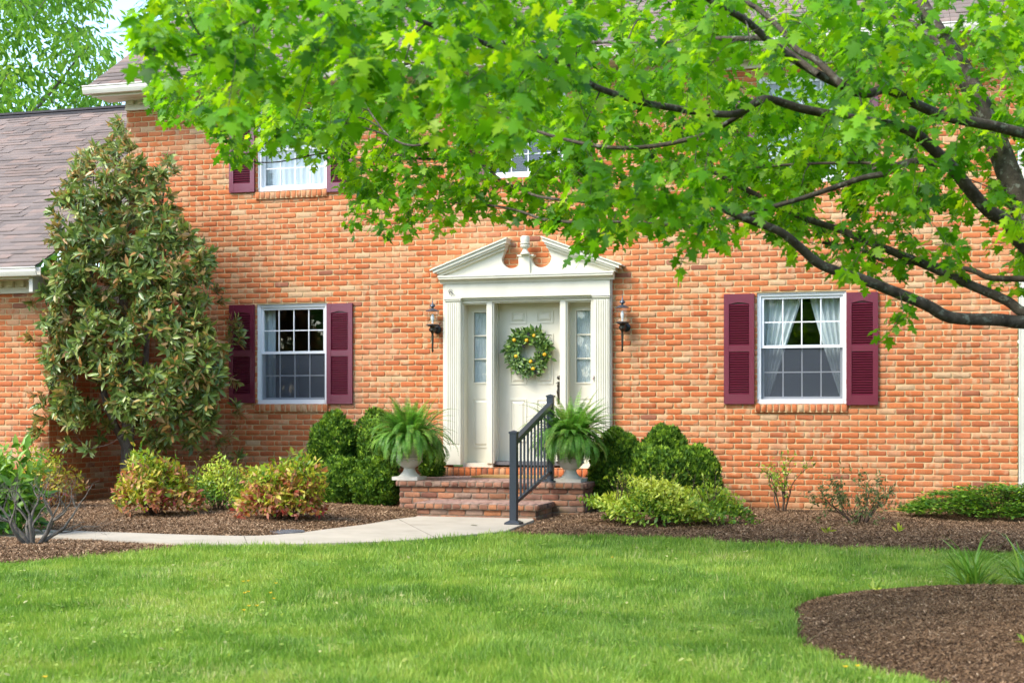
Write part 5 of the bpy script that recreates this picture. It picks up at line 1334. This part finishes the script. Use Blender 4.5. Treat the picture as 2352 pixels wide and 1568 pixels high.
for i, (vx, vy, lb) in enumerate(((2010, 1350, 'tiny pale seedling at the rim of the round front mulch bed'), (2360, 1500, 'tiny green weed near the right edge of the front mulch'), (1902, 1226, 'small withered sprout in front of the sparse bush'), (2062, 1226, 'pale grass sprout in the mulch before the spreading evergreen'))):
    rs = np.random.default_rng(60+i); x, y = G(vx, vy, 0.02); z0 = bedz(x, y); m = 9
    V, FS, C = scatter(np.repeat([(x, y, z0+.01)], m, 0)+rs.normal(0, .008, (m, 3)), rs.normal(size=(m, 3))*.6+np.array((0, 0, 1)), rs.normal(size=(m, 3)), rs.uniform(.05, .09, m), T_LEAF, np.stack([rs.uniform(.5, 1, m), rs.random(m), rs.random(m)], 1), sx=np.full(m, .7))
    tag(np_mesh('seedling', V, FS, M['euonymus'], None, C, base=(x, y, z0)), lb, 'weed')

# ------------------------------------------------------------------ ferns in the urns
def fern(label, x, y, z, seed, nf=330):
    rs = np.random.default_rng(seed); t = thing('fern', label, 'fern', (x, y, z), 'ferns in the stone urns')
    P, D, Nn, S_, C = [], [], [], [], []; lines = []
    for i in range(nf):
        a = rs.uniform(0, 2*PI); d = np.array((math.cos(a), math.sin(a), 0.0)); up = rs.random()
        skirt = i % 5 < 2
        el = rs.uniform(.35, .85) if skirt else 0.95+0.58*up; l = rs.uniform(.38, .54) if skirt else rs.uniform(.42, .66); dr = rs.uniform(2.3, 3.0) if skirt else rs.uniform(.85, 1.15)*(2.5-1.75*up)
        p = np.array((x, y, z))+d*rs.uniform(0, .15)+np.array((0, 0, rs.uniform(-.05, .08))); K = 30; pts = [p]; c = np.clip(rs.normal(.5, .22)+(.25 if up > .85 else 0), 0, 1); sw = rs.normal(0, .25)
        for k in range(K):
            tt = (k+1)/K; e = el-dr*tt**1.2; dd = np.array((d[0]*math.cos(e), d[1]*math.cos(e), math.sin(e))); dd = unit(dd+np.array((-d[1], d[0], 0))*sw*tt*.5)
            q = p+dd*l/K
            sd = unit(np.cross(dd, (0, 0, 1.0)) if abs(dd[2]) < .97 else np.array((-d[1], d[0], 0))); nn = np.cross(sd, dd)
            w = 0.046*(math.sin(PI*min(1, tt*.93+.07))**.55)*rs.uniform(.85, 1.1)
            if tt > .12:
                for s in (-1, 1):
                    P.append(q); D.append(sd*s+dd*.32-np.array((0, 0, .22))); Nn.append(nn); S_.append(w); C.append((np.clip(c+rs.normal(0, .06), 0, 1), rs.random(), .5))
            p = q; pts.append(p)
        lines.append((np.array(pts[::3]), np.linspace(.0022, .0008, len(pts[::3]))))
    V, FS, C = scatter(np.array(P), np.array(D), np.array(Nn), np.array(S_), ([(0.12, 0, 0), (0.16, .5, .03), (0, 1, -.06), (-.14, .45, .03), (-.12, 0, 0)], [(0, 1, 3, 4), (1, 2, 3)]), np.array(C)); np_mesh('frond', V, FS, M['fern'], t, C)
    V, Q = tube_np(lines, 4); np_mesh('stalk', V, [Q], M['twig'], t, np.full((len(V), 3), .5))
fern('full arching green fern filling the urn left of the door', UR[0][0], UR[0][1], LZ+.42, 71)
fern('full arching green fern filling the urn right of the railing', UR[1][0], UR[1][1], LZ+.44, 72)
# ------------------------------------------------------------------ magnolia in the corner
def magnolia():
    rs = np.random.default_rng(81)
    yb = -0.95
    bx = UX(291, yb); z0 = bedz(bx, yb)
    t = thing('magnolia_tree', 'dark glossy-leaved magnolia tree filling the corner between wing and house', 'tree', (bx, yb, z0))
    OUT = [(262, 262), (285, 268), (300, 300), (318, 345), (345, 385), (362, 372), (385, 338), (412, 360), (422, 405), (405, 470), (425, 500), (452, 520), (470, 548), (492, 575), (494, 625), (470, 660), (482, 720), (505, 760), (528, 800), (530, 850), (520, 900), (505, 960), (470, 1010), (430, 1025), (380, 1018), (335, 1030), (300, 985), (255, 1000), (225, 1000), (175, 990), (125, 960), (98, 925), (118, 880), (90, 840), (72, 760), (82, 700), (75, 655), (110, 610), (98, 560), (85, 535), (112, 490), (125, 430), (158, 375), (190, 325), (222, 330), (250, 310)]
    # crown axis: half width from the outline, depth half of that
    ys = np.arange(265, 1030, 8)
    poly = np.array(OUT, float)
    wid = []
    for v in ys:
        xs = np.arange(50, 560, 3.0); k = inside(poly, xs, np.full_like(xs, v)); wid.append((xs[k].min(), xs[k].max()) if k.any() else (280, 290))
    wid = np.array(wid)
    targets = []
    tries = 0
    while len(targets) < 900 and tries < 60000:
        tries += 1
        v = rs.uniform(262, 1035); x = rs.uniform(60, 535)
        w_ = wid[min(max(int((v-265)/8), 0), len(wid)-1)]; sh = min(16 if rs.random() < .75 else 2, (w_[1]-w_[0])*.22)
        if not (inside(poly, np.array([x+sh]), np.array([v-4]))[0] and inside(poly, np.array([x-sh]), np.array([v-4]))[0]): continue
        i = min(int((v-265)/8), len(wid)-1) if v > 265 else 0
        a, b = wid[i]; cx, hw = (a+b)/2, (b-a)/2+8
        q = np.clip(1-((x-cx)/hw)**2, 0, 1)**.5
        dy = hw/172*0.72*q
        yy = yb-0.12 + (rs.uniform(-1, .75) if rs.random() < .45 else -rs.uniform(.72, 1.0))*dy
        # bare pockets that show the stems and dark wall
        hole = math.exp(-(((x-310)/75)**2+((v-800)/55)**2))*.8 + math.exp(-(((x-180)/60)**2+((v-900)/45)**2))*.6
        hole += .75*max(0., vnoise(np.array([x/60.]), np.array([v/60.]), 1.0, 77)[0]-.52)*2.2
        if rs.random() < hole: continue
        yy = min(yy, -0.10) if x > 300 else max(min(yy, -0.12), -2.4)
        X, Z = U(x, v, yy)
        if X < XL+.14 and yy > -RET-.12: yy = -RET-.12-rs.random()*.38; X, Z = U(x, v, yy)      # in front of the wing's corner
        targets.append((X, yy, Z))
    for v, x in ((757, 552), (748, 538), (735, 545), (775, 556), (770, 530), (930, 545), (948, 552), (1045, 548), (1052, 520), (985, 78), (962, 86), (1000, 70), (300, 268), (285, 262), (275, 266), (320, 258), (700, 68), (770, 62), (660, 505), (690, 515), (880, 545), (1000, 530), (1015, 505), (905, 80), (925, 92), (1035, 470), (1040, 350), (1030, 200), (1020, 150)):
        yy = -0.35 if x > 300 else -1.9
        X, Z = U(x, v, yy); targets.append((X, yy, Z))
    T = np.array(targets)
    # two stems and scaffold
    tops = [U(272, 275, yb-.1), U(215, 345, yb-.2), U(385, 360, yb)]
    trunk = [np.array((bx, yb, z0-.05)), np.array((bx+.005, yb, z0+.4)), np.array((bx+.03, yb-.02, z0+.95)), np.array((bx, yb-.05, z0+2.0)), np.array((bx-.05, yb-.05, z0+3.2)), np.array((tops[0][0], yb-.1, tops[0][1]-.1))]
    lines = [smooth_line(trunk, [.105, .088, .075, .055, .035, .010], 4)]
    lines.append(smooth_line([np.array((bx+.01, yb, z0+.62)), np.array((bx-.25, yb-.1, z0+1.3)), np.array((bx-.38, yb-.18, z0+2.5)), np.array((tops[1][0], yb-.2, tops[1][1]-.1))], [.05, .04, .03, .008], 4))
    lines.append(smooth_line([np.array((bx+.03, yb, z0+.9)), np.array((bx+.25, yb, z0+1.6)), np.array((bx+.3, yb+.05, z0+2.6)), np.array((tops[2][0], yb, tops[2][1]-.1))], [.05, .04, .028, .008], 4))
    nodes = np.concatenate([l[0][3:] for l in lines]); nrad = np.concatenate([l[1][3:] for l in lines])
    order = np.argsort([np.min(np.linalg.norm(nodes-p, axis=1)) for p in T])
    for k in order:
        p = T[k]; dd = np.linalg.norm(nodes-p, axis=1) + 0.9*np.maximum(nodes[:, 2]-p[2]+.12, 0); j = int(np.argmin(dd)); a = nodes[j]
        L_ = np.linalg.norm(p-a)
        if L_ < .02: continue
        m = (a+p)/2+np.array((0, 0, -.05*L_))+rs.normal(0, .03, 3)*L_; r0 = min(nrad[j]*.7, .004+.014*L_)
        l = smooth_line([a, m, p], [r0, r0*.7, .0035], 4); lines.append(l)
        if L_ > .06: nodes = np.vstack([nodes, l[0][2:]]); nrad = np.concatenate([nrad, l[1][2:]])
    V, Q = tube_np(lines, 6); np_mesh('trunk', V, [Q], M['magbark'], t, np.full((len(V), 3), .5), smooth=True)
    # rosettes of long leaves
    P, D, Nn, Sz, C = [], [], [], [], []
    cz = np.array([bx, yb, 0])
    for p in T:
        out = unit(np.array((p[0]-bx, (p[1]-yb)*1.2-.35, .35)))
        n = rs.integers(16, 25); ax = unit(out+rs.normal(0, .45, 3)); top = np.clip((p[2]-3.2)/1.6, 0, 1)
        u_ = unit(np.cross(ax, (0.2, .1, 1))); w_ = np.cross(ax, u_)
        for i in range(n):
            a = i*2.4+rs.random(); op = rs.uniform(.35, 1.5); d = ax*math.cos(op)+(u_*math.cos(a)+w_*math.sin(a))*math.sin(op)+np.array((0, 0, -.12))
            P.append(p-ax*rs.uniform(0, .13)+rs.normal(0, .01, 3)); D.append(d); nn = ax*math.sin(op)-(u_*math.cos(a)+w_*math.sin(a))*math.cos(op); Nn.append(nn+rs.normal(0, .25, 3)); Sz.append(rs.uniform(.085, .165)*(1-.2*top))
            c = rs.normal(.42, .22)+.12*top
            if rs.random() < .07+.14*top: c = rs.uniform(.9, 1)
            C.append((np.clip(c, 0, 1), rs.random(), rs.random()))
    V, FS, C = scatter(np.array(P), np.array(D), np.array(Nn), np.array(Sz), T_LEAF, np.array(C), sx=rs.uniform(.62, .98, len(P))); np_mesh('crown', V, FS, M['magnolia'], t, C)
magnolia()

# ------------------------------------------------------------------ maple reaching in from the right
def maple():
    rs = np.random.default_rng(91)
    base = DP(2780, 1400, 8.7); base[2] = -.05
    # trunk foot outside the frame, in the round front bed
    base = np.array((DP(2790, 945, 8.7)[0], DP(2790, 945, 8.7)[1], -.06))
    t = thing('maple_tree', 'large spring-green maple tree reaching across the house front from the right', 'tree', tuple(base))
    fork = DP(2700, 660, 8.8)
    def LM(pts, r0, r1, d0=None, d1=None):
        n = len(pts); P = []
        for i, p in enumerate(pts):
            d = p[2] if len(p) > 2 else d0+(d1-d0)*i/(n-1); P.append(DP(p[0], p[1], d))
        return np.array(P), np.linspace(r0, r1, n)
    raw = [
        (np.array([base, base+np.array((-.02, 0, .6)), (base+fork)/2+np.array((.02, .0, .25)), fork]), np.array([.21, .17, .155, .15])),
        LM([(2700, 660), (2520, 640), (2420, 590), (2350, 480), (2290, 330), (2215, 170), (2150, 70), (2095, -30), (2000, -250), (1900, -520)], .13, .05, 8.8, 10.6),
        LM([(2215, 150), (2115, 72), (2057, 43), (1985, 22), (1937, 19), (1913, 0), (1860, -60)], .045, .02, 9.8, 10.8),
        LM([(2700, 665), (2712, 520), (2690, 300), (2740, 40), (2720, -250), (2760, -560)], .15, .03, 8.8, 9.6),
        LM([(2705, 560), (2830, 420), (2920, 250), (2980, 80)], .07, .02, 8.8, 8.2),
        LM([(2700, 660), (2480, 650), (2352, 562), (2312, 509), (2273, 485), (2225, 432), (2187, 384), (2148, 346), (2110, 312), (2072, 293), (2014, 283), (1937, 269), (1841, 250), (1755, 228), (1690, 262), (1586, 256)], .060, .022, 8.7, 7.6),
        LM([(2700, 640), (2560, 400), (2450, 330), (2352, 307), (2273, 288), (2177, 269), (2105, 240), (2038, 206), (1985, 216), (1923, 192), (1851, 154), (1774, 101), (1721, 53), (1673, 24), (1630, 0), (1560, -60), (1440, -160)], .045, .015, 8.6, 6.6),
        LM([(1880, 172), (1774, 96), (1697, 89), (1607, 91), (1485, 101), (1376, 97), (1292, 109), (1200, 90)], .020, .009, 7.2, 8.8),
        LM([(1935, 197), (1875, 139), (1831, 115), (1793, 67), (1745, 24), (1712, 0), (1660, -70)], .024, .014, 7.2, 7.8),
        LM([(2700, 680), (2500, 745), (2352, 741), (2292, 735), (2187, 730), (2129, 701), (2048, 668), (1985, 643), (1889, 610), (1841, 571), (1793, 533), (1712, 502), (1649, 475), (1600, 452)], .056, .022, 8.7, 8.0),
        LM([(2640, 690), (2450, 740), (2352, 718), (2312, 691), (2225, 653), (2129, 610), (2057, 581), (1985, 552), (1928, 528), (1841, 499), (1774, 466), (1697, 427), (1640, 395)], .046, .018, 8.8, 9.3),
        LM([(2660, 650), (2480, 648), (2352, 641), (2273, 638), (2225, 619), (2105, 605), (2033, 600), (1985, 576), (1889, 557)], .030, .014, 9.0, 9.9),
        LM([(2187, 384), (2129, 372), (2081, 374), (2033, 398), (1985, 408), (1913, 432), (1841, 456), (1774, 475), (1697, 499), (1625, 516), (1572, 521), (1450, 510), (1334, 512)], .026, .010, 7.9, 8.6),
        LM([(2150, 372), (2105, 370), (2033, 379), (1976, 374), (1836, 377), (1740, 385)], .016, .009, 8.0, 9.0),
        LM([(1755, 228), (1640, 300), (1560, 325), (1498, 336), (1439, 340), (1376, 336), (1317, 325), (1250, 307), (1195, 286), (1149, 260), (1116, 248), (1060, 246)], .018, .008, 7.7, 8.6),
        LM([(1586, 256), (1544, 248), (1481, 237), (1418, 218), (1355, 193), (1300, 147), (1208, 122), (1145, 111), (1081, 88), (1005, 63), (942, 38), (875, 4), (800, -20), (640, 30), (540, 60)], .024, .008, 7.6, 6.0),
        LM([(1600, 452), (1480, 470), (1355, 464), (1250, 454), (1200, 437), (1150, 415)], .018, .008, 8.0, 10.4),
        LM([(1334, 512), (1250, 504), (1200, 487), (1149, 475), (1102, 470), (1039, 466), (984, 464)], .013, .007, 9.0, 11.6),
        LM([(1150, 415), (1110, 380), (1068, 365), (963, 365), (913, 357), (867, 372), (816, 365), (753, 351), (640, 372), (560, 372)], .014, .006, 10.4, 11.9),
        LM([(1116, 248), (1000, 320), (942, 334), (892, 311), (858, 269), (837, 235), (816, 189), (808, 126)], .010, .005, 8.6, 10.4),
        LM([(892, 311), (760, 270), (640, 230), (520, 240), (420, 260)], .009, .005, 10.0, 11.2),
        LM([(540, 60), (460, 120), (400, 130), (340, 110)], .008, .004, 6.0, 5.7),
        LM([(1145, 111), (900, 150), (700, 140), (560, 190)], .012, .005, 7.2, 8.0),
    ]
    lines = [smooth_line(P, R*(1 if i == 0 else .82), 5) for i, (P, R) in enumerate(raw)]
    nodes = np.concatenate([l[0] for l in lines[1:]]); nrad = np.concatenate([l[1] for l in lines[1:]])
    OUT = np.array([(285, 75), (300, 140), (330, 225), (335, 285), (365, 318), (430, 318), (475, 335), (485, 395), (505, 412), (545, 405), (575, 380), (600, 372), (640, 385), (700, 372), (738, 392), (748, 455), (780, 535), (830, 560), (900, 570), (925, 550), (945, 592), (1000, 600), (1045, 592), (1035, 520), (1060, 500), (1105, 520), (1150, 520), (1200, 525), (1260, 540), (1295, 560), (1335, 600), (1375, 580), (1440, 585), (1500, 560), (1560, 570), (1600, 590), (1650, 585), (1690, 560), (1760, 565), (1800, 580), (1820, 630), (1900, 640), (1980, 670), (2060, 680), (2130, 640), (2230, 680), (2380, 690), (2800, 620), (3020, 480), (3060, -900), (300, -900)], float)
    def dens(x, y):
        if y < -40: return 0.09
        d = 1.0 if y > 210 or x < 900 else .78
        for cx, cy, rx, ry, k in ((1193, 372, 42, 42, .95), (670, 398, 75, 55, .85), (2200, 520, 150, 110, .72), (1940, 490, 120, 45, .6), (2150, 330, 60, 60, .45), (1750, 540, 100, 45, .5), (2330, 640, 120, 70, .75), (2080, 625, 100, 40, .45), (2150, 15, 130, 55, .9), (1960, 560, 120, 40, .5), (560, 372, 26, 40, .5), (1490, 60, 60, 40, .45), (300, 200, 40, 60, .3), (620, 150, 60, 30, .25), (1750, 20, 60, 30, .4), (970, 470, 60, 40, .35), (2150, 70, 45, 60, .8), (2215, 180, 45, 60, .8), (2290, 340, 45, 70, .75), (2345, 470, 50, 70, .7), (2050, 235, 70, 25, .6), (1900, 180, 60, 25, .6), (2250, 470, 60, 40, .6), (1650, 500, 60, 25, .5)):
            q = ((x-cx)/rx)**2+((y-cy)/ry)**2
            d *= 1-k*math.exp(-q)
        return d
    def depth(x, y):
        # lower-left fringe hangs far out near the house, the top left reaches towards the viewer
        near = np.clip((330-y)/260, 0, 1)*(0.6 if x < 1250 else .35) + (0.5 if 1330 < x < 1660 and y > 380 else 0) + (0.08 if x > 1700 else 0)
        if y > 330 and x < 1300: near = 0.0
        if rs.random() < min(near, .4): return rs.uniform(5.3, 7.0) if x < 1300 else rs.uniform(6.3, 8.0)
        return rs.uniform(9.8, 12.2) if x < 1250 else rs.uniform(8.5, 11.2)
    T = []
    tries = 0
    while len(T) < 2680 and tries < 300000:
        tries += 1
        x, y = rs.uniform(270, 3000), rs.uniform(-800, 700)
        if rs.random() > dens(x, y) or not inside(OUT, np.array([x]), np.array([y]))[0]: continue
        d = depth(x, y)
        m = 0.075*F/d                                    # keep whole sprays inside the outline
        if y > -40 and not inside(OUT, np.array([x]), np.array([y+m*1.15]))[0]: continue
        if y > -40 and not inside(OUT, np.array([x-m*.9]), np.array([y]))[0]: continue
        if y > 330 and x < 1300 and d < 9: continue
        T.append(DP(x, y, d))
    for x0, x1, y0, y1, n in ((1720, 1970, 250, 425, 46), (1070, 1150, 230, 410, 16), (1235, 1330, 230, 410, 22), (1130, 1260, 225, 315, 18), (585, 780, 225, 330, 22), (1150, 1700, 20, 200, 40)):
        for i in range(n): T.append(DP(rs.uniform(x0, x1), rs.uniform(y0, y1), rs.uniform(8.9, 11.5)))
    for x, y, d in ((2060, 745, 8.2), (2075, 725, 8.2), (2045, 770, 8.2), (1562, 622, 7.4), (1345, 600, 7.8)): T.append(DP(x, y-10, d))
    T = np.array(T)
    order = np.argsort([np.min(np.linalg.norm(nodes-p, axis=1)) for p in T])
    LP, LD, LN, LS, LC = [], [], [], [], []; pet = []
    src = base+np.array((0, 0, 3.0))
    for k in order:
        p = T[k]; away = np.linalg.norm(nodes-src, axis=1); dd = np.linalg.norm(nodes-p, axis=1)+0.6*np.maximum(away-np.linalg.norm(p-src)+.1, 0); j = int(np.argmin(dd)); a = nodes[j]; L_ = np.linalg.norm(p-a)
        if L_ > .03:
            m = (a*.55+p*.45)+np.array((0, 0, .10*L_))+rs.normal(0, .05, 3)*L_; r0 = min(nrad[j]*.75, .0035+.006*L_)
            l = smooth_line([a, m, p], [r0, r0*.7, .002], 4); lines.append(l)
            nodes = np.vstack([nodes, l[0][1:]]); nrad = np.concatenate([nrad, l[1][1:]])
        ax = unit(p-a+rs.normal(0, .04, 3)) if L_ > .03 else unit(rs.normal(size=3))
        tone0 = rs.normal(.46, .19)
        far = (p[1]+CAMD) > 8.2
        for i in range(rs.integers(11, 18) if far else rs.integers(8, 14)):
            q = p-ax*rs.uniform(0, .16)*(i > 2); s = unit(rs.normal(size=3)+ax*.7+np.array((0, 0, .1))); pl = rs.uniform(.035, .085); e = q+s*pl+np.array((0, 0, -.012))
            pet.append((np.array([q, (q+e)/2+np.array((0, 0, .006)), e]), np.array([.0011, .0010, .0010])))
            hz = unit(np.array((s[0], s[1], 0))+rs.normal(0, .25, 3)); d = hz*.75+np.array((0, 0, -rs.uniform(.15, 1.25)))
            LP.append(e); LD.append(d); LN.append(np.array((0, 0, 1.0))+rs.normal(0, .42, 3)+hz*.5); LS.append(rs.uniform(.042, .086) if far else rs.uniform(.050, .094)); LC.append((np.clip(tone0+rs.normal(0, .16), 0, 1), rs.random(), rs.random()))
    V, Q = tube_np(lines, 7); np_mesh('trunk', V, [Q], M['maplebark'], t, np.full((len(V), 3), .5), smooth=True)
    V, FS, C = scatter(np.array(LP), np.array(LD), np.array(LN), np.array(LS), T_MAPLE, np.array(LC)); cr = np_mesh('crown', V, FS, M['maple'], t, C)
    V, Q = tube_np(pet, 3); np_mesh('leaf_stalks', V, [Q], M['green'], cr, np.full((len(V), 3), .5))
maple()

# ------------------------------------------------------------------ light tree beyond the wing
def far_tree(label, cx, cy, H, R, n, seed, zc, group=None, extra=()):
    rs = np.random.default_rng(seed)
    t = thing('shade_tree', label, 'tree', (cx, cy, -.05), group)
    T = []
    while len(T) < n:
        d = unit(rs.normal(size=3)); r = rs.random()**.4
        lum = 1+.22*math.sin(4*d[0]+seed)*math.cos(3*d[2]+seed)
        p = np.array((cx, cy, zc))+d*r*lum*np.array((R, R, H*.5))
        if p[2] > 3.0: T.append(p)
    T += [np.array(e) for e in extra]
    T = np.array(T)
    lines = [smooth_line([np.array((cx, cy, -.1)), np.array((cx+.1, cy, zc*.45)), np.array((cx-.1, cy, zc)), np.array((cx, cy, zc+H*.4))], [.16, .12, .07, .02], 6)]
    for i in range(8):
        a = rs.uniform(0, 2*PI); z = zc*rs.uniform(.45, 1.0); e = np.array((cx+R*.7*math.cos(a), cy+R*.7*math.sin(a), z+R*.8)); b_ = np.array((cx, cy, z)); lines.append(smooth_line([b_, (b_+e)/2+np.array((0, 0, -.2)), e], [.05, .035, .015], 5))
    nodes = np.concatenate([l[0] for l in lines]); nrad = np.concatenate([l[1] for l in lines])
    P, D, Nn, S_, C = [], [], [], [], []
    order = np.argsort([np.min(np.linalg.norm(nodes-p, axis=1)) for p in T])
    for k in order:
        p = T[k]; j = int(np.argmin(np.linalg.norm(nodes-p, axis=1)+.5*np.maximum(nodes[:, 2]-p[2], 0))); a = nodes[j]; L_ = np.linalg.norm(p-a)
        if L_ > .05:
            l = smooth_line([a, (a+p)/2+np.array((0, 0, .08*L_)), p], [min(nrad[j]*.6, .008+.018*L_), .010, .005], 3); lines.append(l); nodes = np.vstack([nodes, l[0][1:]]); nrad = np.concatenate([nrad, l[1][1:]])
        m = 42; tone = np.clip(rs.normal(.5, .2), 0, 1)
        off = rs.normal(0, .23, (m, 3)); off[:, 2] = -np.abs(off[:, 2])*1.0+.1
        P.append(p+off); dd = off*1.5+np.array((0, 0, -.35))+rs.normal(0, .15, (m, 3)); D.append(dd); Nn.append(rs.normal(size=(m, 3))+np.array((0, 0, .8))); S_.append(rs.uniform(.12, .24, m)); C.append(np.stack([np.clip(tone+rs.normal(0, .15, m), 0, 1), rs.random(m), rs.random(m)], 1))
    V, Q = tube_np(lines, 6); np_mesh('trunk', V, [Q], M['greybark'], t, np.full((len(V), 3), .5), smooth=True)
    V, FS, C = scatter(np.concatenate(P), np.concatenate(D), np.concatenate(Nn), np.concatenate(S_), T_LEAF, np.concatenate(C), sx=np.full(sum(len(x) for x in P), 1.0)); np_mesh('crown', V, FS, M['skytree'], t, C)
c = DP(-20, 100, 31.0)
ext = [DP(x, y, 30+0.5*i % 3) for i, (x, y) in enumerate(((200, 75), (225, 85), (245, 120), (250, 150), (262, 165), (235, 175), (215, 130), (190, 130), (260, 240), (245, 232), (228, 225), (200, 150), (180, 200), (230, 195), (170, 240), (190, 215)))]
far_tree('light green spring tree rising behind the wing roof at the left', c[0], c[1], 8.6, 2.9, 360, 101, c[2]+.4, extra=ext)

# trees across the lawn behind the viewer: what the window panes mirror
def mirror_wood():
    rs = np.random.default_rng(111); n = 60000
    an = rs.uniform(0, 2*PI, n); th = rs.random(n); R_ = 52+9*rs.random(n)+2*np.sin(an*13); x = R_*np.cos(an)-5; y = R_*np.sin(an)-5
    top = 8.0+1.8*np.sin(an*17+1)+1.2*np.sin(an*41)+.8*np.sin(an*90)
    z = th**.8*top
    C = np.stack([np.clip(.25+.25*np.sin(x*.9)*np.sin(z*1.1)+rs.normal(0, .18, n), 0, 1), rs.random(n), rs.random(n)], 1)
    V, FS, C = scatter(np.stack([x, y, z], 1), rs.normal(size=(n, 3)), rs.normal(size=(n, 3)), rs.uniform(.5, 1.1, n), T_LEAF, C, sx=np.full(n, 1.8))
    tag(np_mesh('distant_wood', V, FS, M['green'], None, C), kind='stuff')
mirror_wood()

# ------------------------------------------------------------------ light, sky, camera
SUN = unit(np.array((-0.50, -0.62, 0.80)))
w = bpy.data.worlds.new('World'); S.world = w; w.use_nodes = True
nt = w.node_tree; nt.nodes.clear()
out = nt.nodes.new('ShaderNodeOutputWorld'); bg = nt.nodes.new('ShaderNodeBackground'); L(nt, bg.outputs[0], out.inputs[0])
sky = nt.nodes.new('ShaderNodeTexSky'); sky.sky_type = 'NISHITA'; sky.sun_disc = False
sky.sun_elevation = math.asin(SUN[2]); sky.sun_rotation = math.atan2(SUN[0], SUN[1]); sky.air_density = 1.0; sky.dust_density = 1.0; sky.ozone_density = 0.8
tc = nt.nodes.new('ShaderNodeTexCoord'); mp = nt.nodes.new('ShaderNodeMapping'); mp.inputs['Scale'].default_value = (1, 1, 2.4); L(nt, tc.outputs['Generated'], mp.inputs[0])
cn = noise_tex(nt, mp.outputs[0], 2.1, 7, 0.58)
sx = nt.nodes.new('ShaderNodeSeparateXYZ'); L(nt, tc.outputs['Generated'], sx.inputs[0])
low = mapr(nt, sx.outputs[2], 0.10, 0.26, 0.13, 0.0)
cf = mapr(nt, math_(nt, 'ADD', cn, low), 0.56, 0.80, 0.0, 0.6)
L(nt, mix(nt, cf, sky.outputs[0], (3.4, 3.5, 3.7)), bg.inputs[0]); bg.inputs[1].default_value = 0.15
sun = bpy.data.lights.new('sun', 'SUN'); sun.energy = 1.45; sun.angle = math.radians(24); sun.color = (1.0, 0.94, 0.83)
so = bpy.data.objects.new('sun', sun); COL.objects.link(so); so.location = (-10, -14, 20)
so.rotation_euler = Vector(tuple(SUN)).to_track_quat('Z', 'Y').to_euler()
cam = bpy.data.cameras.new('camera'); co_ = bpy.data.objects.new('camera', cam); COL.objects.link(co_)
co_.location = (0, -CAMD, CAMH); co_.rotation_euler = (PI/2, 0, TH)
cam.lens = 50; cam.sensor_width = 36; cam.shift_y = (HOR-784)/2352
cam.clip_start = 0.1; cam.clip_end = 500
cam.dof.use_dof = True; cam.dof.focus_distance = 16.5; cam.dof.aperture_fstop = 4.0
S.camera = co_
S.view_settings.view_transform = 'Standard'; S.view_settings.look = 'None'; S.view_settings.gamma = 1.0; S.view_settings.exposure = 1.76
S.view_settings.use_curve_mapping = False
S.cycles.max_bounces = 8; S.cycles.diffuse_bounces = 4; S.cycles.glossy_bounces = 4; S.cycles.transmission_bounces = 6; S.cycles.transparent_max_bounces = 16
S.cycles.use_denoising = True
S.cycles.sample_clamp_indirect = 6
